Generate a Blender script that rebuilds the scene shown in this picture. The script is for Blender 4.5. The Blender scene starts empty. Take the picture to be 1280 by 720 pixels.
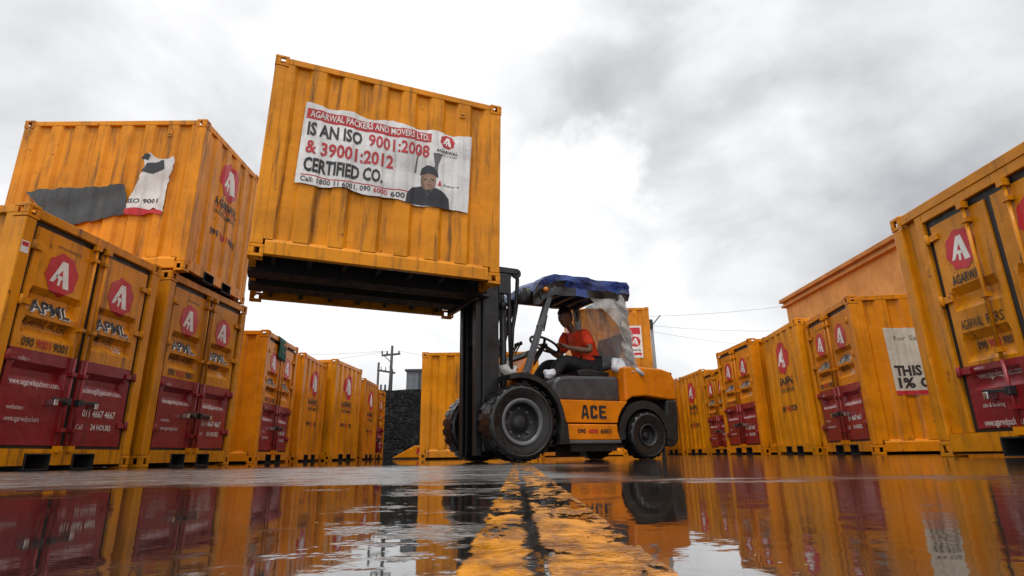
import bpy, bmesh, math, random
from mathutils import Vector, Matrix
random.seed(7)
R = math.radians
scene = bpy.context.scene
col = scene.collection

# ------------------------------------------------------------------ camera
cd = bpy.data.cameras.new('camera')
cam = bpy.data.objects.new('camera', cd); col.objects.link(cam)
PITCH, ROLL = 0.3028, -0.0155
Fv = Vector((0, math.cos(PITCH), math.sin(PITCH)))
Uv = Vector((0, -math.sin(PITCH), math.cos(PITCH)))
Rv = Vector((1, 0, 0))
R2 = Rv*math.cos(ROLL) + Uv*math.sin(ROLL)
U2 = Uv*math.cos(ROLL) - Rv*math.sin(ROLL)
mw = Matrix((R2, U2, -Fv)).transposed().to_4x4()
mw.translation = Vector((0, 0, 0.066))
cam.matrix_world = mw
cd.sensor_width = 36; cd.lens = 736.8/1280*36
cd.shift_y = -(360-338.4)/1280
cd.clip_start = 0.02; cd.clip_end = 3000
cd.dof.use_dof = False
scene.camera = cam

# ------------------------------------------------------------------ world, sun, exposure
SUN_EL, SUN_AZ = 66.0, 195.0           # compass style, measured from +Y clockwise: behind the camera, a little left
w = bpy.data.worlds.new('World'); scene.world = w; w.use_nodes = True
nt = w.node_tree; nt.nodes.clear()
def wn(t, **k):
    n = nt.nodes.new(t)
    for a, b in k.items(): setattr(n, a, b)
    return n
def wl(a, b): nt.links.new(a, b)
sky = wn('ShaderNodeTexSky', sky_type='NISHITA', sun_disc=False, sun_elevation=R(SUN_EL), sun_rotation=R(SUN_AZ))
sky.air_density = 1.0; sky.dust_density = 3.0
tc = wn('ShaderNodeTexCoord')
mp = wn('ShaderNodeMapping'); mp.inputs['Scale'].default_value = (1, 1, 1.9)
wl(tc.outputs['Generated'], mp.inputs[0])
nz = wn('ShaderNodeTexNoise'); nz.inputs['Scale'].default_value = 2.3; nz.inputs['Detail'].default_value = 8; nz.inputs['Roughness'].default_value = .52
nz.inputs['Distortion'].default_value = .35
wl(mp.outputs[0], nz.inputs['Vector'])
wz = wn('ShaderNodeTexNoise'); wz.inputs['Scale'].default_value = 3.4; wz.inputs['Detail'].default_value = 6; wz.inputs['Roughness'].default_value = .58
wl(tc.outputs['Generated'], wz.inputs['Vector'])
wsub = wn('ShaderNodeVectorMath', operation='SUBTRACT'); wl(wz.outputs['Color'], wsub.inputs[0]); wsub.inputs[1].default_value = (.5, .5, .5)
wsc = wn('ShaderNodeVectorMath', operation='SCALE'); wl(wsub.outputs[0], wsc.inputs[0]); wsc.inputs['Scale'].default_value = .34
wad = wn('ShaderNodeVectorMath', operation='ADD'); wl(tc.outputs['Generated'], wad.inputs[0]); wl(wsc.outputs[0], wad.inputs[1])
wno = wn('ShaderNodeVectorMath', operation='NORMALIZE'); wl(wad.outputs[0], wno.inputs[0])
def blob(u, v, lo, hi, amp):
    # a cloud bank or a bright break in the overcast, in a fixed direction of the sky
    d = (Fv + R2*(u-640)/736.8 - U2*(v-338.4)/736.8).normalized()
    dn = wn('ShaderNodeVectorMath', operation='DOT_PRODUCT'); dn.inputs[1].default_value = d
    wl(wno.outputs[0], dn.inputs[0])
    mr = wn('ShaderNodeMapRange', interpolation_type='SMOOTHERSTEP')
    mr.inputs[1].default_value = math.cos(R(hi)); mr.inputs[2].default_value = math.cos(R(lo))
    mr.inputs[3].default_value = 0; mr.inputs[4].default_value = amp
    wl(dn.outputs['Value'], mr.inputs[0])
    return mr.outputs[0]
def add(a, b):
    m = wn('ShaderNodeMath', operation='ADD'); wl(a, m.inputs[0]); wl(b, m.inputs[1]); return m.outputs[0]
nm = wn('ShaderNodeMath', operation='MULTIPLY_ADD'); nm.inputs[1].default_value = 1.35; nm.inputs[2].default_value = -.175; wl(nz.outputs['Fac'], nm.inputs[0])
acc = nm.outputs[0]
for b in [(800, 170, 2, 15, -.17), (1000, 290, 2, 13, -.03), (900, 60, 2, 12, -.05), (1200, 150, 2, 14, .0), (140, 100, 3, 22, .05), (540, 80, 2, 15, .15), (735, 205, .5, 6, .28),
          (960, 190, 1, 6, .08), (880, 10, 1, 8, .10), (660, 300, 3, 15, .17), (850, 400, 3, 14, .08), (450, 400, 3, 16, .12), (40, 250, 3, 18, .04)]:
    acc = add(acc, blob(*b))
rp = wn('ShaderNodeValToRGB')
rp.color_ramp.elements[0].position = .10; rp.color_ramp.elements[0].color = (4.1, 4.2, 4.5, 1)
rp.color_ramp.elements[1].position = .66; rp.color_ramp.elements[1].color = (11.2, 11.2, 11.3, 1)
e = rp.color_ramp.elements.new(.30); e.color = (6.5, 6.6, 6.8, 1); e = rp.color_ramp.elements.new(.47); e.color = (8.8, 8.85, 8.95, 1)
wl(acc, rp.inputs[0])
# an overcast sky is brighter overhead than near the horizon
sep = wn('ShaderNodeSeparateXYZ'); wl(tc.outputs['Generated'], sep.inputs[0])
zr = wn('ShaderNodeMapRange', interpolation_type='SMOOTHSTEP'); zr.inputs[1].default_value = .62; zr.inputs[2].default_value = 1.0
zr.inputs[3].default_value = 1.0; zr.inputs[4].default_value = 1.9
wl(sep.outputs['Z'], zr.inputs[0])
# and brighter on the side of the sun, behind the camera
yr = wn('ShaderNodeMapRange', interpolation_type='SMOOTHSTEP'); yr.inputs[1].default_value = .2; yr.inputs[2].default_value = -.7
yr.inputs[3].default_value = 1.0; yr.inputs[4].default_value = 1.25
wl(sep.outputs['Y'], yr.inputs[0])
m1 = wn('ShaderNodeMath', operation='MULTIPLY'); wl(zr.outputs[0], m1.inputs[0]); wl(yr.outputs[0], m1.inputs[1])
sc = wn('ShaderNodeVectorMath', operation='SCALE'); wl(rp.outputs[0], sc.inputs[0]); wl(m1.outputs[0], sc.inputs['Scale'])
mx = wn('ShaderNodeMix', data_type='RGBA'); mx.inputs[0].default_value = .94
wl(sky.outputs[0], mx.inputs[6]); wl(sc.outputs[0], mx.inputs[7])
bg = wn('ShaderNodeBackground'); bg.inputs['Strength'].default_value = .1
wl(mx.outputs[2], bg.inputs['Color'])
wo = wn('ShaderNodeOutputWorld'); wl(bg.outputs[0], wo.inputs[0])

sd = bpy.data.lights.new('sun', 'SUN'); sd.energy = 1.5; sd.angle = R(14); sd.color = (1, .965, .91)
so = bpy.data.objects.new('sun', sd); col.objects.link(so)
az = R(SUN_AZ); el = R(SUN_EL)
sdir = Vector((math.sin(az)*math.cos(el), math.cos(az)*math.cos(el), math.sin(el)))
so.rotation_euler = sdir.to_track_quat('Z', 'Y').to_euler()

vs = scene.view_settings
vs.view_transform = 'Standard'; vs.look = 'None'; vs.gamma = 1; vs.exposure = 0.0; vs.use_curve_mapping = False
scene.render.engine = 'CYCLES'

# ------------------------------------------------------------------ helpers
def tag(o, label=None, cat=None, group=None, kind=None):
    if label: o['label'] = label
    if cat: o['category'] = cat
    if group: o['group'] = group
    if kind: o['kind'] = kind
    return o
def empty(name, mat=None, loc=(0, 0, 0)):
    o = bpy.data.objects.new(name, None); col.objects.link(o); o.empty_display_size = .2
    if mat is not None: o.matrix_world = mat
    else: o.location = loc
    return o
def copy_tree(o, parent=None):
    c = o.copy(); col.objects.link(c)
    if parent is not None: c.parent = parent
    for ch in list(o.children): copy_tree(ch, c)
    return c
def paint_tree(o, c):
    o.color = c
    for ch in o.children: paint_tree(ch, c)

class MB:
    def __init__(s): s.bm = bmesh.new()
    def faces(s, vs, fs, mat=0, smooth=False, M=None):
        bv = [s.bm.verts.new(M @ Vector(v) if M else v) for v in vs]
        out = []
        for f in fs:
            try:
                q = s.bm.faces.new([bv[i] for i in f]); q.material_index = mat; q.smooth = smooth; out.append(q)
            except ValueError: pass
        return out
    def box(s, x0, x1, y0, y1, z0, z1, mat=0, M=None):
        v = [(x, y, z) for x in (x0, x1) for y in (y0, y1) for z in (z0, z1)]
        s.faces(v, [(0, 1, 3, 2), (4, 6, 7, 5), (0, 4, 5, 1), (2, 3, 7, 6), (0, 2, 6, 4), (1, 5, 7, 3)], mat, False, M)
        return s
    def bar(s, a, b, w, h, mat=0, up=(0, 0, 1)):
        a, b = Vector(a), Vector(b); d = (b-a); L = d.length; d.normalize()
        u = Vector(up)
        if abs(u.dot(d)) > .98: u = Vector((1, 0, 0))
        sdv = d.cross(u).normalized(); u = sdv.cross(d)
        M = Matrix((d, sdv, u)).transposed().to_4x4(); M.translation = a
        return s.box(0, L, -w/2, w/2, -h/2, h/2, mat, M)
    def tube(s, pts, r, mat=0, n=10, cap=True):
        pts = [Vector(p) for p in pts]
        rs = r if isinstance(r, (list, tuple)) else [r]*len(pts)
        rings = []; ref = None
        for i, p in enumerate(pts):
            d = (pts[min(i+1, len(pts)-1)] - pts[max(i-1, 0)]).normalized()
            if ref is None:
                ref = Vector((0, 0, 1)) if abs(d.z) < .9 else Vector((1, 0, 0))
            a = d.cross(ref).normalized(); b = d.cross(a).normalized(); ref = a.cross(d)*1.0
            ref = -b if ref.length < 1e-6 else ref
            rings.append([s.bm.verts.new(p + (a*math.cos(2*math.pi*k/n) + b*math.sin(2*math.pi*k/n))*rs[i]) for k in range(n)])
        for i in range(len(rings)-1):
            for k in range(n):
                f = s.bm.faces.new((rings[i][k], rings[i][(k+1) % n], rings[i+1][(k+1) % n], rings[i+1][k])); f.smooth = True; f.material_index = mat
        if cap:
            for rg in (rings[0], rings[-1]):
                f = s.bm.faces.new(rg); f.material_index = mat
        return s
    def lathe(s, prof, c=(0, 0, 0), axis='y', n=40, mat=0, smooth=True, closed=False):
        rings = []
        for r, h in prof:
            ring = []
            for k in range(n):
                t = 2*math.pi*k/n
                p = {'y': (r*math.cos(t), h, r*math.sin(t)), 'z': (r*math.cos(t), r*math.sin(t), h), 'x': (h, r*math.cos(t), r*math.sin(t))}[axis]
                ring.append(s.bm.verts.new(Vector(c)+Vector(p)))
            rings.append(ring)
        m = len(rings)
        for i in range(m if closed else m-1):
            for k in range(n):
                a, b = rings[i], rings[(i+1) % m]
                try:
                    f = s.bm.faces.new((a[k], a[(k+1) % n], b[(k+1) % n], b[k])); f.smooth = smooth; f.material_index = mat
                except ValueError: pass
        return s
    def prism(s, poly, a, b, axis='y', mat=0):
        n = len(poly)
        def P(p, h): return {'y': (p[0], h, p[1]), 'x': (h, p[0], p[1]), 'z': (p[0], p[1], h)}[axis]
        v = [P(p, a) for p in poly] + [P(p, b) for p in poly]
        f = [tuple(range(n)), tuple(range(2*n-1, n-1, -1))] + [(i, (i+1) % n, n+(i+1) % n, n+i) for i in range(n)]
        s.faces(v, f, mat); return s
    def build(s, name, mats, parent=None, bevel=0, seg=2, recalc=True, smooth_angle=None):
        if recalc: bmesh.ops.recalc_face_normals(s.bm, faces=s.bm.faces)
        me = bpy.data.meshes.new(name); s.bm.to_mesh(me); s.bm.free()
        if not isinstance(mats, (list, tuple)): mats = [mats]
        for m in mats: me.materials.append(m)
        o = bpy.data.objects.new(name, me); col.objects.link(o)
        if parent is not None: o.parent = parent
        if bevel:
            md = o.modifiers.new('bevel', 'BEVEL'); md.width = bevel; md.segments = seg; md.limit_method = 'ANGLE'; md.angle_limit = R(40)
        return o

_tx = {}
def text2d(txt, bold=.012, shear=0.0):
    k = (txt, bold, shear)
    if k in _tx: return _tx[k]
    c = bpy.data.curves.new('t', 'FONT'); c.body = txt; c.size = 1; c.offset = bold; c.shear = shear; c.resolution_u = 2; c.fill_mode = 'FRONT'
    o = bpy.data.objects.new('t', c); col.objects.link(o)
    dg = bpy.context.evaluated_depsgraph_get(); dg.update()
    me = bpy.data.meshes.new_from_object(o.evaluated_get(dg))
    vs_ = [(v.co.x, v.co.y) for v in me.vertices]; fs_ = [tuple(p.vertices) for p in me.polygons]
    bpy.data.objects.remove(o); bpy.data.curves.remove(c); bpy.data.meshes.remove(me)
    x0 = min(v[0] for v in vs_); x1 = max(v[0] for v in vs_)
    y0 = min(v[1] for v in vs_ ); y1 = max(v[1] for v in vs_)
    _tx[k] = (vs_, fs_, (x0, x1, y0, y1)); return _tx[k]

class Decal:
    """flat lettering and shapes in (u, v), then laid over a corrugated surface"""
    def __init__(s, split=False):
        s.bm = bmesh.new(); s.split = split; s.done = []
    def _add(s, vs, fs, mat, layer):
        bv = [s.bm.verts.new((x, y, layer)) for x, y in vs]
        for f in fs:
            try: q = s.bm.faces.new([bv[i] for i in f]); q.material_index = mat
            except ValueError: pass
    def text(s, txt, u, v, w=None, h=.1, mat=0, layer=2, align='l', bold=.012, shear=0.0, slope=0.0, same=False):
        if s.split and not same and len(s.bm.verts): s.done.append(s.bm); s.bm = bmesh.new()
        # u, v: left end (or centre) of the baseline; w: fitted width; h: cap height
        V, F, (x0, x1, y0, y1) = text2d(txt, bold, shear)
        sy = h/.69; sx = (w/(x1-x0)) if w else sy
        off = u - (x1-x0)*sx/2 if align == 'c' else u
        s._add([(off+(x-x0)*sx, v + y*sy + slope*((x-x0)*sx)) for x, y in V], F, mat, layer); return s
    def poly(s, pts, mat=0, layer=1):
        s._add(pts, [tuple(range(len(pts)))], mat, layer); return s
    def emblem(s, u, v, r, rm=0, wm=1, layer=1, k=1.0):
        pts = []
        for i in range(16):
            a = math.pi/8*i + math.pi/16
            for j, (da, q) in enumerate(((-.14, .985), (-.05, 1.0), (.05, 1.0), (.14, .985))):
                qq = q*(1.0 if i % 2 == 0 else .93)
                pts.append((u + r*k*qq*math.cos(a+da), v + r*qq*math.sin(a+da)))
        s.poly(pts, rm, layer)
        def A(l): s.poly([(u+x*r*k, v+y*r) for x, y in l], wm, layer+1)
        A([(-.10, .62), (.22, .62), (.52, -.58), (.16, -.58)])
        A([(-.12, .62), (-.10, .62), (-.01, .26), (-.44, -.42), (-.66, -.42)])
        A([(-.30, -.02), (.10, -.10), (.13, -.24), (-.02, -.22), (-.06, -.52), (-.20, -.52), (-.17, -.22), (-.36, -.16)])
        return s
    def build(s, name, mats, place, depth=lambda u, v: 0, ku=(), kv=(), parent=None, gap=.003, step=.0012):
        if s.done:
            for bm_ in s.done + [s.bm]:
                d_ = Decal(); d_.bm.free(); d_.bm = bm_; o = d_.build(name, mats, place, depth, ku, kv, parent, gap, step)
            return o
        bmesh.ops.triangulate(s.bm, faces=[f for f in s.bm.faces if len(f.verts) > 4])
        us = [v.co.x for v in s.bm.verts]; vs_ = [v.co.y for v in s.bm.verts]
        for kk, ax in ((ku, 0), (kv, 1)):
            lo, hi = (min(us), max(us)) if ax == 0 else (min(vs_), max(vs_))
            for c in kk:
                if lo < c < hi:
                    co = [0, 0, 0]; co[ax] = c; no = [0, 0, 0]; no[ax] = 1
                    bmesh.ops.bisect_plane(s.bm, geom=s.bm.verts[:]+s.bm.edges[:]+s.bm.faces[:], plane_co=co, plane_no=no, dist=1e-6)
        for v in s.bm.verts:
            u_, v_, l = v.co
            v.co = place(u_, v_, depth(u_, v_) + gap + step*l)
        me = bpy.data.meshes.new(name); s.bm.to_mesh(me); s.bm.free()
        for m in mats: me.materials.append(m)
        o = bpy.data.objects.new(name, me); col.objects.link(o)
        if parent is not None: o.parent = parent
        return o

# ------------------------------------------------------------------ materials
def mat_new(name):
    m = bpy.data.materials.new(name); m.use_nodes = True
    t = m.node_tree; b = t.nodes['Principled BSDF']
    return m, t, b
def N(t, ty, **k):
    n = t.nodes.new(ty)
    for a, b in k.items(): setattr(n, a, b)
    return n
def noise(t, vec, scale, detail=4, rough=.55):
    n = N(t, 'ShaderNodeTexNoise'); n.inputs['Scale'].default_value = scale; n.inputs['Detail'].default_value = detail; n.inputs['Roughness'].default_value = rough
    if vec is not None: t.links.new(vec, n.inputs['Vector'])
    return n.outputs['Fac']
def ramp(t, fac, a, b, c0=0.0, c1=1.0):
    n = N(t, 'ShaderNodeMapRange', interpolation_type='SMOOTHSTEP'); n.inputs[1].default_value = a; n.inputs[2].default_value = b; n.inputs[3].default_value = c0; n.inputs[4].default_value = c1
    t.links.new(fac, n.inputs[0]); return n.outputs[0]
def mixc(t, fac, a, b):
    n = N(t, 'ShaderNodeMix', data_type='RGBA')
    for sock, v in ((n.inputs[0], fac), (n.inputs[6], a), (n.inputs[7], b)):
        if isinstance(v, (tuple, list)): sock.default_value = (*v[:3], 1)
        elif isinstance(v, (int, float)): sock.default_value = v
        else: t.links.new(v, sock)
    return n.outputs[2]
def math2(t, op, a, b):
    n = N(t, 'ShaderNodeMath', operation=op)
    for s_, v in ((n.inputs[0], a), (n.inputs[1], b)):
        if isinstance(v, (int, float)): s_.default_value = v
        else: t.links.new(v, s_)
    return n.outputs[0]
def objvec(t, scale=(1, 1, 1)):
    """object coordinates shifted by where the thing stands, so that copies weather differently"""
    c = N(t, 'ShaderNodeTexCoord'); oi = N(t, 'ShaderNodeObjectInfo')
    a = N(t, 'ShaderNodeVectorMath', operation='ADD'); t.links.new(c.outputs['Object'], a.inputs[0]); t.links.new(oi.outputs['Location'], a.inputs[1])
    m = N(t, 'ShaderNodeMapping'); m.inputs['Scale'].default_value = scale; t.links.new(a.outputs[0], m.inputs[0])
    return m.outputs[0]
def bump(t, b, h, dist, strength=1.0):
    n = N(t, 'ShaderNodeBump'); n.inputs['Distance'].default_value = dist
    if isinstance(strength, (int, float)): n.inputs['Strength'].default_value = strength
    else: t.links.new(strength, n.inputs['Strength'])
    t.links.new(h, n.inputs['Height']); t.links.new(n.outputs[0], b.inputs['Normal'])

def weathered(name, base, dirt=(.09, .045, .015), rust=(.13, .04, .012), rough=.38, use_color=False, spots=.5, streak=.55, coat=.12, metallic=0, spec=.4):
    m, t, b = mat_new(name)
    st = noise(t, objvec(t, (5.5, 5.5, .5)), 2.2, 6, .62)       # rain streaks run down
    bl = noise(t, objvec(t), 1.7, 5, .6)                          # broad fading
    sp = noise(t, objvec(t), 9.0, 7, .68)                         # chips and rust
    fine = noise(t, objvec(t), 60, 3, .6)
    basec = base
    if use_color:
        oi = N(t, 'ShaderNodeObjectInfo')
        mm = N(t, 'ShaderNodeMix', data_type='RGBA', blend_type='MULTIPLY'); mm.inputs[0].default_value = 1
        mm.inputs[6].default_value = (*base, 1); t.links.new(oi.outputs['Color'], mm.inputs[7]); basec = mm.outputs[2]
    hs = N(t, 'ShaderNodeHueSaturation'); hs.inputs['Saturation'].default_value = 1
    if isinstance(basec, tuple): hs.inputs['Color'].default_value = (*basec, 1)
    else: t.links.new(basec, hs.inputs['Color'])
    t.links.new(ramp(t, bl, .25, .75, .78, 1.14), hs.inputs['Value'])
    ol = N(t, 'ShaderNodeObjectInfo')                             # some things are far dirtier than others
    age = ramp(t, noise(t, ol.outputs['Location'], 1.3, 1, .5), .36, .64, .45, 1.35)
    c1 = mixc(t, math2(t, 'MULTIPLY', math2(t, 'MULTIPLY', ramp(t, st, .48, .74), streak), age), hs.outputs[0], dirt)
    patch = math2(t, 'MULTIPLY', ramp(t, math2(t, 'ADD', sp, math2(t, 'MULTIPLY', math2(t, 'SUBTRACT', bl, .5), .5)), .66, .72), spots)
    scr = math2(t, 'MULTIPLY', ramp(t, noise(t, objvec(t, (14, 14, 60)), 1.2, 3, .5), .70, .74), spots*.8)
    c2 = mixc(t, math2(t, 'MULTIPLY', math2(t, 'MAXIMUM', patch, scr), age), c1, rust)
    t.links.new(c2, b.inputs['Base Color'])
    rr = math2(t, 'ADD', ramp(t, sp, .3, .75, rough-.08, rough+.2), ramp(t, fine, .3, .7, -.05, .05))
    t.links.new(rr, b.inputs['Roughness'])
    b.inputs['Coat Weight'].default_value = coat; b.inputs['Coat Roughness'].default_value = .14
    b.inputs['Metallic'].default_value = metallic; b.inputs['Specular IOR Level'].default_value = spec
    dents = noise(t, objvec(t), 3.2, 3, .5)
    bump(t, b, dents, .05, .45)
    return m
def plain(name, c, rough=.5, metallic=0, var=.25, nscale=14, coat=0):
    m, t, b = mat_new(name)
    nf = noise(t, objvec(t), nscale, 5, .6)
    hs = N(t, 'ShaderNodeHueSaturation'); hs.inputs['Color'].default_value = (*c, 1)
    t.links.new(ramp(t, nf, .25, .75, 1-var, 1+var), hs.inputs['Value'])
    t.links.new(hs.outputs[0], b.inputs['Base Color'])
    t.links.new(ramp(t, nf, .3, .7, max(.03, rough-.1), min(1, rough+.1)), b.inputs['Roughness'])
    b.inputs['Metallic'].default_value = metallic; b.inputs['Coat Weight'].default_value = coat
    return m
YEL = weathered('yellow_paint', (.68, .245, .0015), use_color=True, coat=.22, spec=.15, rough=.46, streak=.7, spots=.65)
RED = weathered('maroon_paint', (.24, .010, .014), dirt=(.06, .012, .012), spots=.25, streak=.4, use_color=False)
ORANGE = weathered('orange_machine_paint', (.68, .185, .003), spots=.5, streak=.45, rough=.34, coat=.15, spec=.25)
UNDER = weathered('black_underside', (.012, .012, .013), dirt=(.02, .014, .01), spots=.3, rough=.6, coat=0)
GASKET = plain('black_rubber_gasket', (.012, .012, .012), .55)
EMB_RED = weathered('emblem_red', (.50, .016, .026), spots=.12, streak=.3, rough=.45, dirt=(.2, .03, .02), coat=.1)
EMB_WHITE = weathered('emblem_white', (.74, .72, .68), spots=.12, streak=.35, rough=.5, dirt=(.4, .34, .28), coat=.05)
INK = plain('black_lettering', (.018, .017, .018), .5)
INK_RED = plain('red_lettering', (.45, .02, .025), .5)
INK_PALE = plain('pale_lettering', (.62, .50, .48), .5)
VINYL = weathered('white_vinyl', (.70, .69, .68), dirt=(.34, .32, .30), spots=.15, rough=.42, coat=.1, streak=.5)
FADED = weathered('faded_vinyl', (.52, .47, .39), dirt=(.30, .25, .19), spots=.25, rough=.5, coat=.05, streak=.6)
VINYL_BACK = weathered('dark_vinyl_back', (.045, .05, .055), dirt=(.09, .08, .07), spots=.3, rough=.5, coat=.1)
STEEL_DARK = weathered('dark_mast_steel', (.019, .020, .023), dirt=(.045, .035, .025), spots=.35, rough=.36, coat=.1, streak=.45)
STEEL_GREY = weathered('grey_guard_paint', (.085, .09, .10), dirt=(.05, .04, .03), spots=.3, rough=.4, coat=.2)
CHROME = plain('bright_steel', (.5, .5, .5), .3, 1)
RUBBER = plain('wet_rubber', (.010, .010, .011), .36, 0, .35, 25)
RIM_SHADED = weathered('shaded_rim_dish', (.02, .02, .021), dirt=(.035, .028, .02), spots=.5, rough=.5, coat=.1)  # near-black paint stands in for shade in the dish and on rear rims
RIM = weathered('grey_rim', (.11, .11, .115), dirt=(.04, .033, .026), spots=.6, rough=.45, coat=.1)
HOOD = plain('grey_hood_plastic', (.046, .048, .053), .40, 0, .2, 8)
BLACK = plain('black_plastic', (.013, .013, .014), .45)

# ------------------------------------------------------------------ ground
def wet_group():
    g = bpy.data.node_groups.new('wet_yard', 'ShaderNodeTree')
    for nme, ty in (('Puddle', 'NodeSocketFloat'), ('Roughness', 'NodeSocketFloat'), ('Normal', 'NodeSocketVector'), ('Grit', 'NodeSocketFloat')):
        g.interface.new_socket(nme, in_out='OUTPUT', socket_type=ty)
    out = g.nodes.new('NodeGroupOutput')
    geo = N(g, 'ShaderNodeNewGeometry'); P = geo.outputs['Position']
    sx = N(g, 'ShaderNodeSeparateXYZ'); g.links.new(P, sx.inputs[0])
    # slow undulation of the slab decides where water stands
    big = noise(g, P, .55, 3, .5)
    mpn = N(g, 'ShaderNodeMapping'); mpn.inputs['Scale'].default_value = (1.1, 1.9, 1); g.links.new(P, mpn.inputs[0])
    med = noise(g, mpn.outputs[0], 1.6, 5, .6)
    fine = noise(g, P, 22, 5, .65)
    stones = N(g, 'ShaderNodeTexVoronoi'); stones.inputs['Scale'].default_value = 95; g.links.new(P, stones.inputs['Vector'])
    h = math2(g, 'ADD', math2(g, 'MULTIPLY', big, .45), math2(g, 'MULTIPLY', med, .55))
    # a low crown of slab, drained of standing water and paled for sky sheen, lies between the camera's pool and the machine
    warp = math2(g, 'MULTIPLY', math2(g, 'SUBTRACT', med, .5), 1.6)
    yy = math2(g, 'ADD', sx.outputs['Y'], warp)
    crown = math2(g, 'MULTIPLY', ramp(g, yy, 1.45, 1.75), ramp(g, yy, 5.4, 3.6))
    xx = math2(g, 'ADD', sx.outputs['X'], math2(g, 'MULTIPLY', math2(g, 'SUBTRACT', big, .5), 2.0))
    crown = math2(g, 'MULTIPLY', crown, ramp(g, xx, .55, .05))
    rim = math2(g, 'MULTIPLY', math2(g, 'MULTIPLY', ramp(g, yy, 1.42, 1.5), ramp(g, yy, 1.68, 1.58)), .5)
    # worn patch left of the painted line
    patch = math2(g, 'MULTIPLY', math2(g, 'MULTIPLY', ramp(g, sx.outputs['X'], -.30, -.12), ramp(g, sx.outputs['X'], .02, -.03)), ramp(g, math2(g, 'ADD', med, math2(g, 'MULTIPLY', fine, .4)), .69, .76))
    dry = math2(g, 'MAXIMUM', math2(g, 'MAXIMUM', crown, patch), rim)
    dry = math2(g, 'MAXIMUM', dry, math2(g, 'MULTIPLY', ramp(g, h, .60, .74), .5))
    gm = N(g, 'ShaderNodeMapping'); gm.inputs['Scale'].default_value = (1, .55, 1); g.links.new(P, gm.inputs[0])
    # coarse grit and froth standing out of the thin water here and there
    poke = math2(g, 'MULTIPLY', ramp(g, noise(g, gm.outputs[0], 150, 3, .6), .63, .70), ramp(g, noise(g, P, 3.1, 4, .6), .46, .60))
    dry = math2(g, 'MAXIMUM', dry, math2(g, 'MULTIPLY', poke, .8))
    wm = N(g, 'ShaderNodeMapping'); wm.inputs['Scale'].default_value = (.7, 1.3, 1); g.links.new(P, wm.inputs[0])
    dry = math2(g, 'MULTIPLY', dry, ramp(g, noise(g, wm.outputs[0], 5.5, 6, .65), .36, .60, .30, 1.0))
    brk = math2(g, 'MULTIPLY', dry, ramp(g, fine, .25, .60, .55, 1.0))
    rough = math2(g, 'ADD', math2(g, 'ADD', math2(g, 'MULTIPLY', brk, .30), .035), ramp(g, sx.outputs['X'], .12, .5, 0, .045))
    rip = N(g, 'ShaderNodeMapping'); rip.inputs['Scale'].default_value = (1, 1.0, 1); g.links.new(P, rip.inputs[0])
    ripple = math2(g, 'ADD', noise(g, rip.outputs[0], 14, 3, .5), math2(g, 'MULTIPLY', noise(g, rip.outputs[0], 55, 2, .5), .18))
    # breeze and drips stir some parts of the pool more than others
    stir = math2(g, 'MAXIMUM', ramp(g, noise(g, P, 2.3, 3, .5), .42, .62, .10, 1.0), ramp(g, sx.outputs['X'], .12, .30, 0, .95))
    b1 = N(g, 'ShaderNodeBump'); b1.inputs['Distance'].default_value = .0011
    g.links.new(math2(g, 'MULTIPLY', stir, .75), b1.inputs['Strength']); g.links.new(ripple, b1.inputs['Height'])
    grit = math2(g, 'ADD', math2(g, 'MULTIPLY', stones.outputs['Distance'], .6), fine)
    b2 = N(g, 'ShaderNodeBump'); b2.inputs['Distance'].default_value = .004
    g.links.new(brk, b2.inputs['Strength']); g.links.new(grit, b2.inputs['Height']); g.links.new(b1.outputs[0], b2.inputs['Normal'])
    g.links.new(math2(g, 'MULTIPLY', math2(g, 'MAXIMUM', crown, patch), ramp(g, fine, .3, .66, .45, 1.1)), out.inputs['Puddle']); g.links.new(rough, out.inputs['Roughness']); g.links.new(b2.outputs[0], out.inputs['Normal']); g.links.new(fine, out.inputs['Grit'])
    return g
WET = wet_group()
m, t, b = mat_new('wet_asphalt'); ASPHALT = m
g = N(t, 'ShaderNodeGroup'); g.node_tree = WET
geo = N(t, 'ShaderNodeNewGeometry')
tone = noise(t, geo.outputs['Position'], 3.1, 5, .6)
t.links.new(mixc(t, g.outputs['Puddle'], mixc(t, ramp(t, tone, .3, .7), (.012, .010, .009), (.030, .026, .023)), mixc(t, ramp(t, tone, .3, .7), (.11, .107, .103), (.19, .186, .18))), b.inputs['Base Color'])  # the crown's pale grey stands in for sky reflected off wet asphalt
t.links.new(g.outputs['Roughness'], b.inputs['Roughness']); t.links.new(g.outputs['Normal'], b.inputs['Normal'])
b.inputs['IOR'].default_value = 1.42
b.inputs['Coat Weight'].default_value = .35; b.inputs['Coat IOR'].default_value = 1.33
t.links.new(g.outputs['Roughness'], b.inputs['Coat Roughness']); t.links.new(g.outputs['Normal'], b.inputs['Coat Normal'])
mb = MB(); mb.faces([(-900, -900, 0), (900, -900, 0), (900, 900, 0), (-900, 900, 0)], [(0, 1, 2, 3)])
tag(mb.build('ground', ASPHALT), kind='structure')

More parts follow.
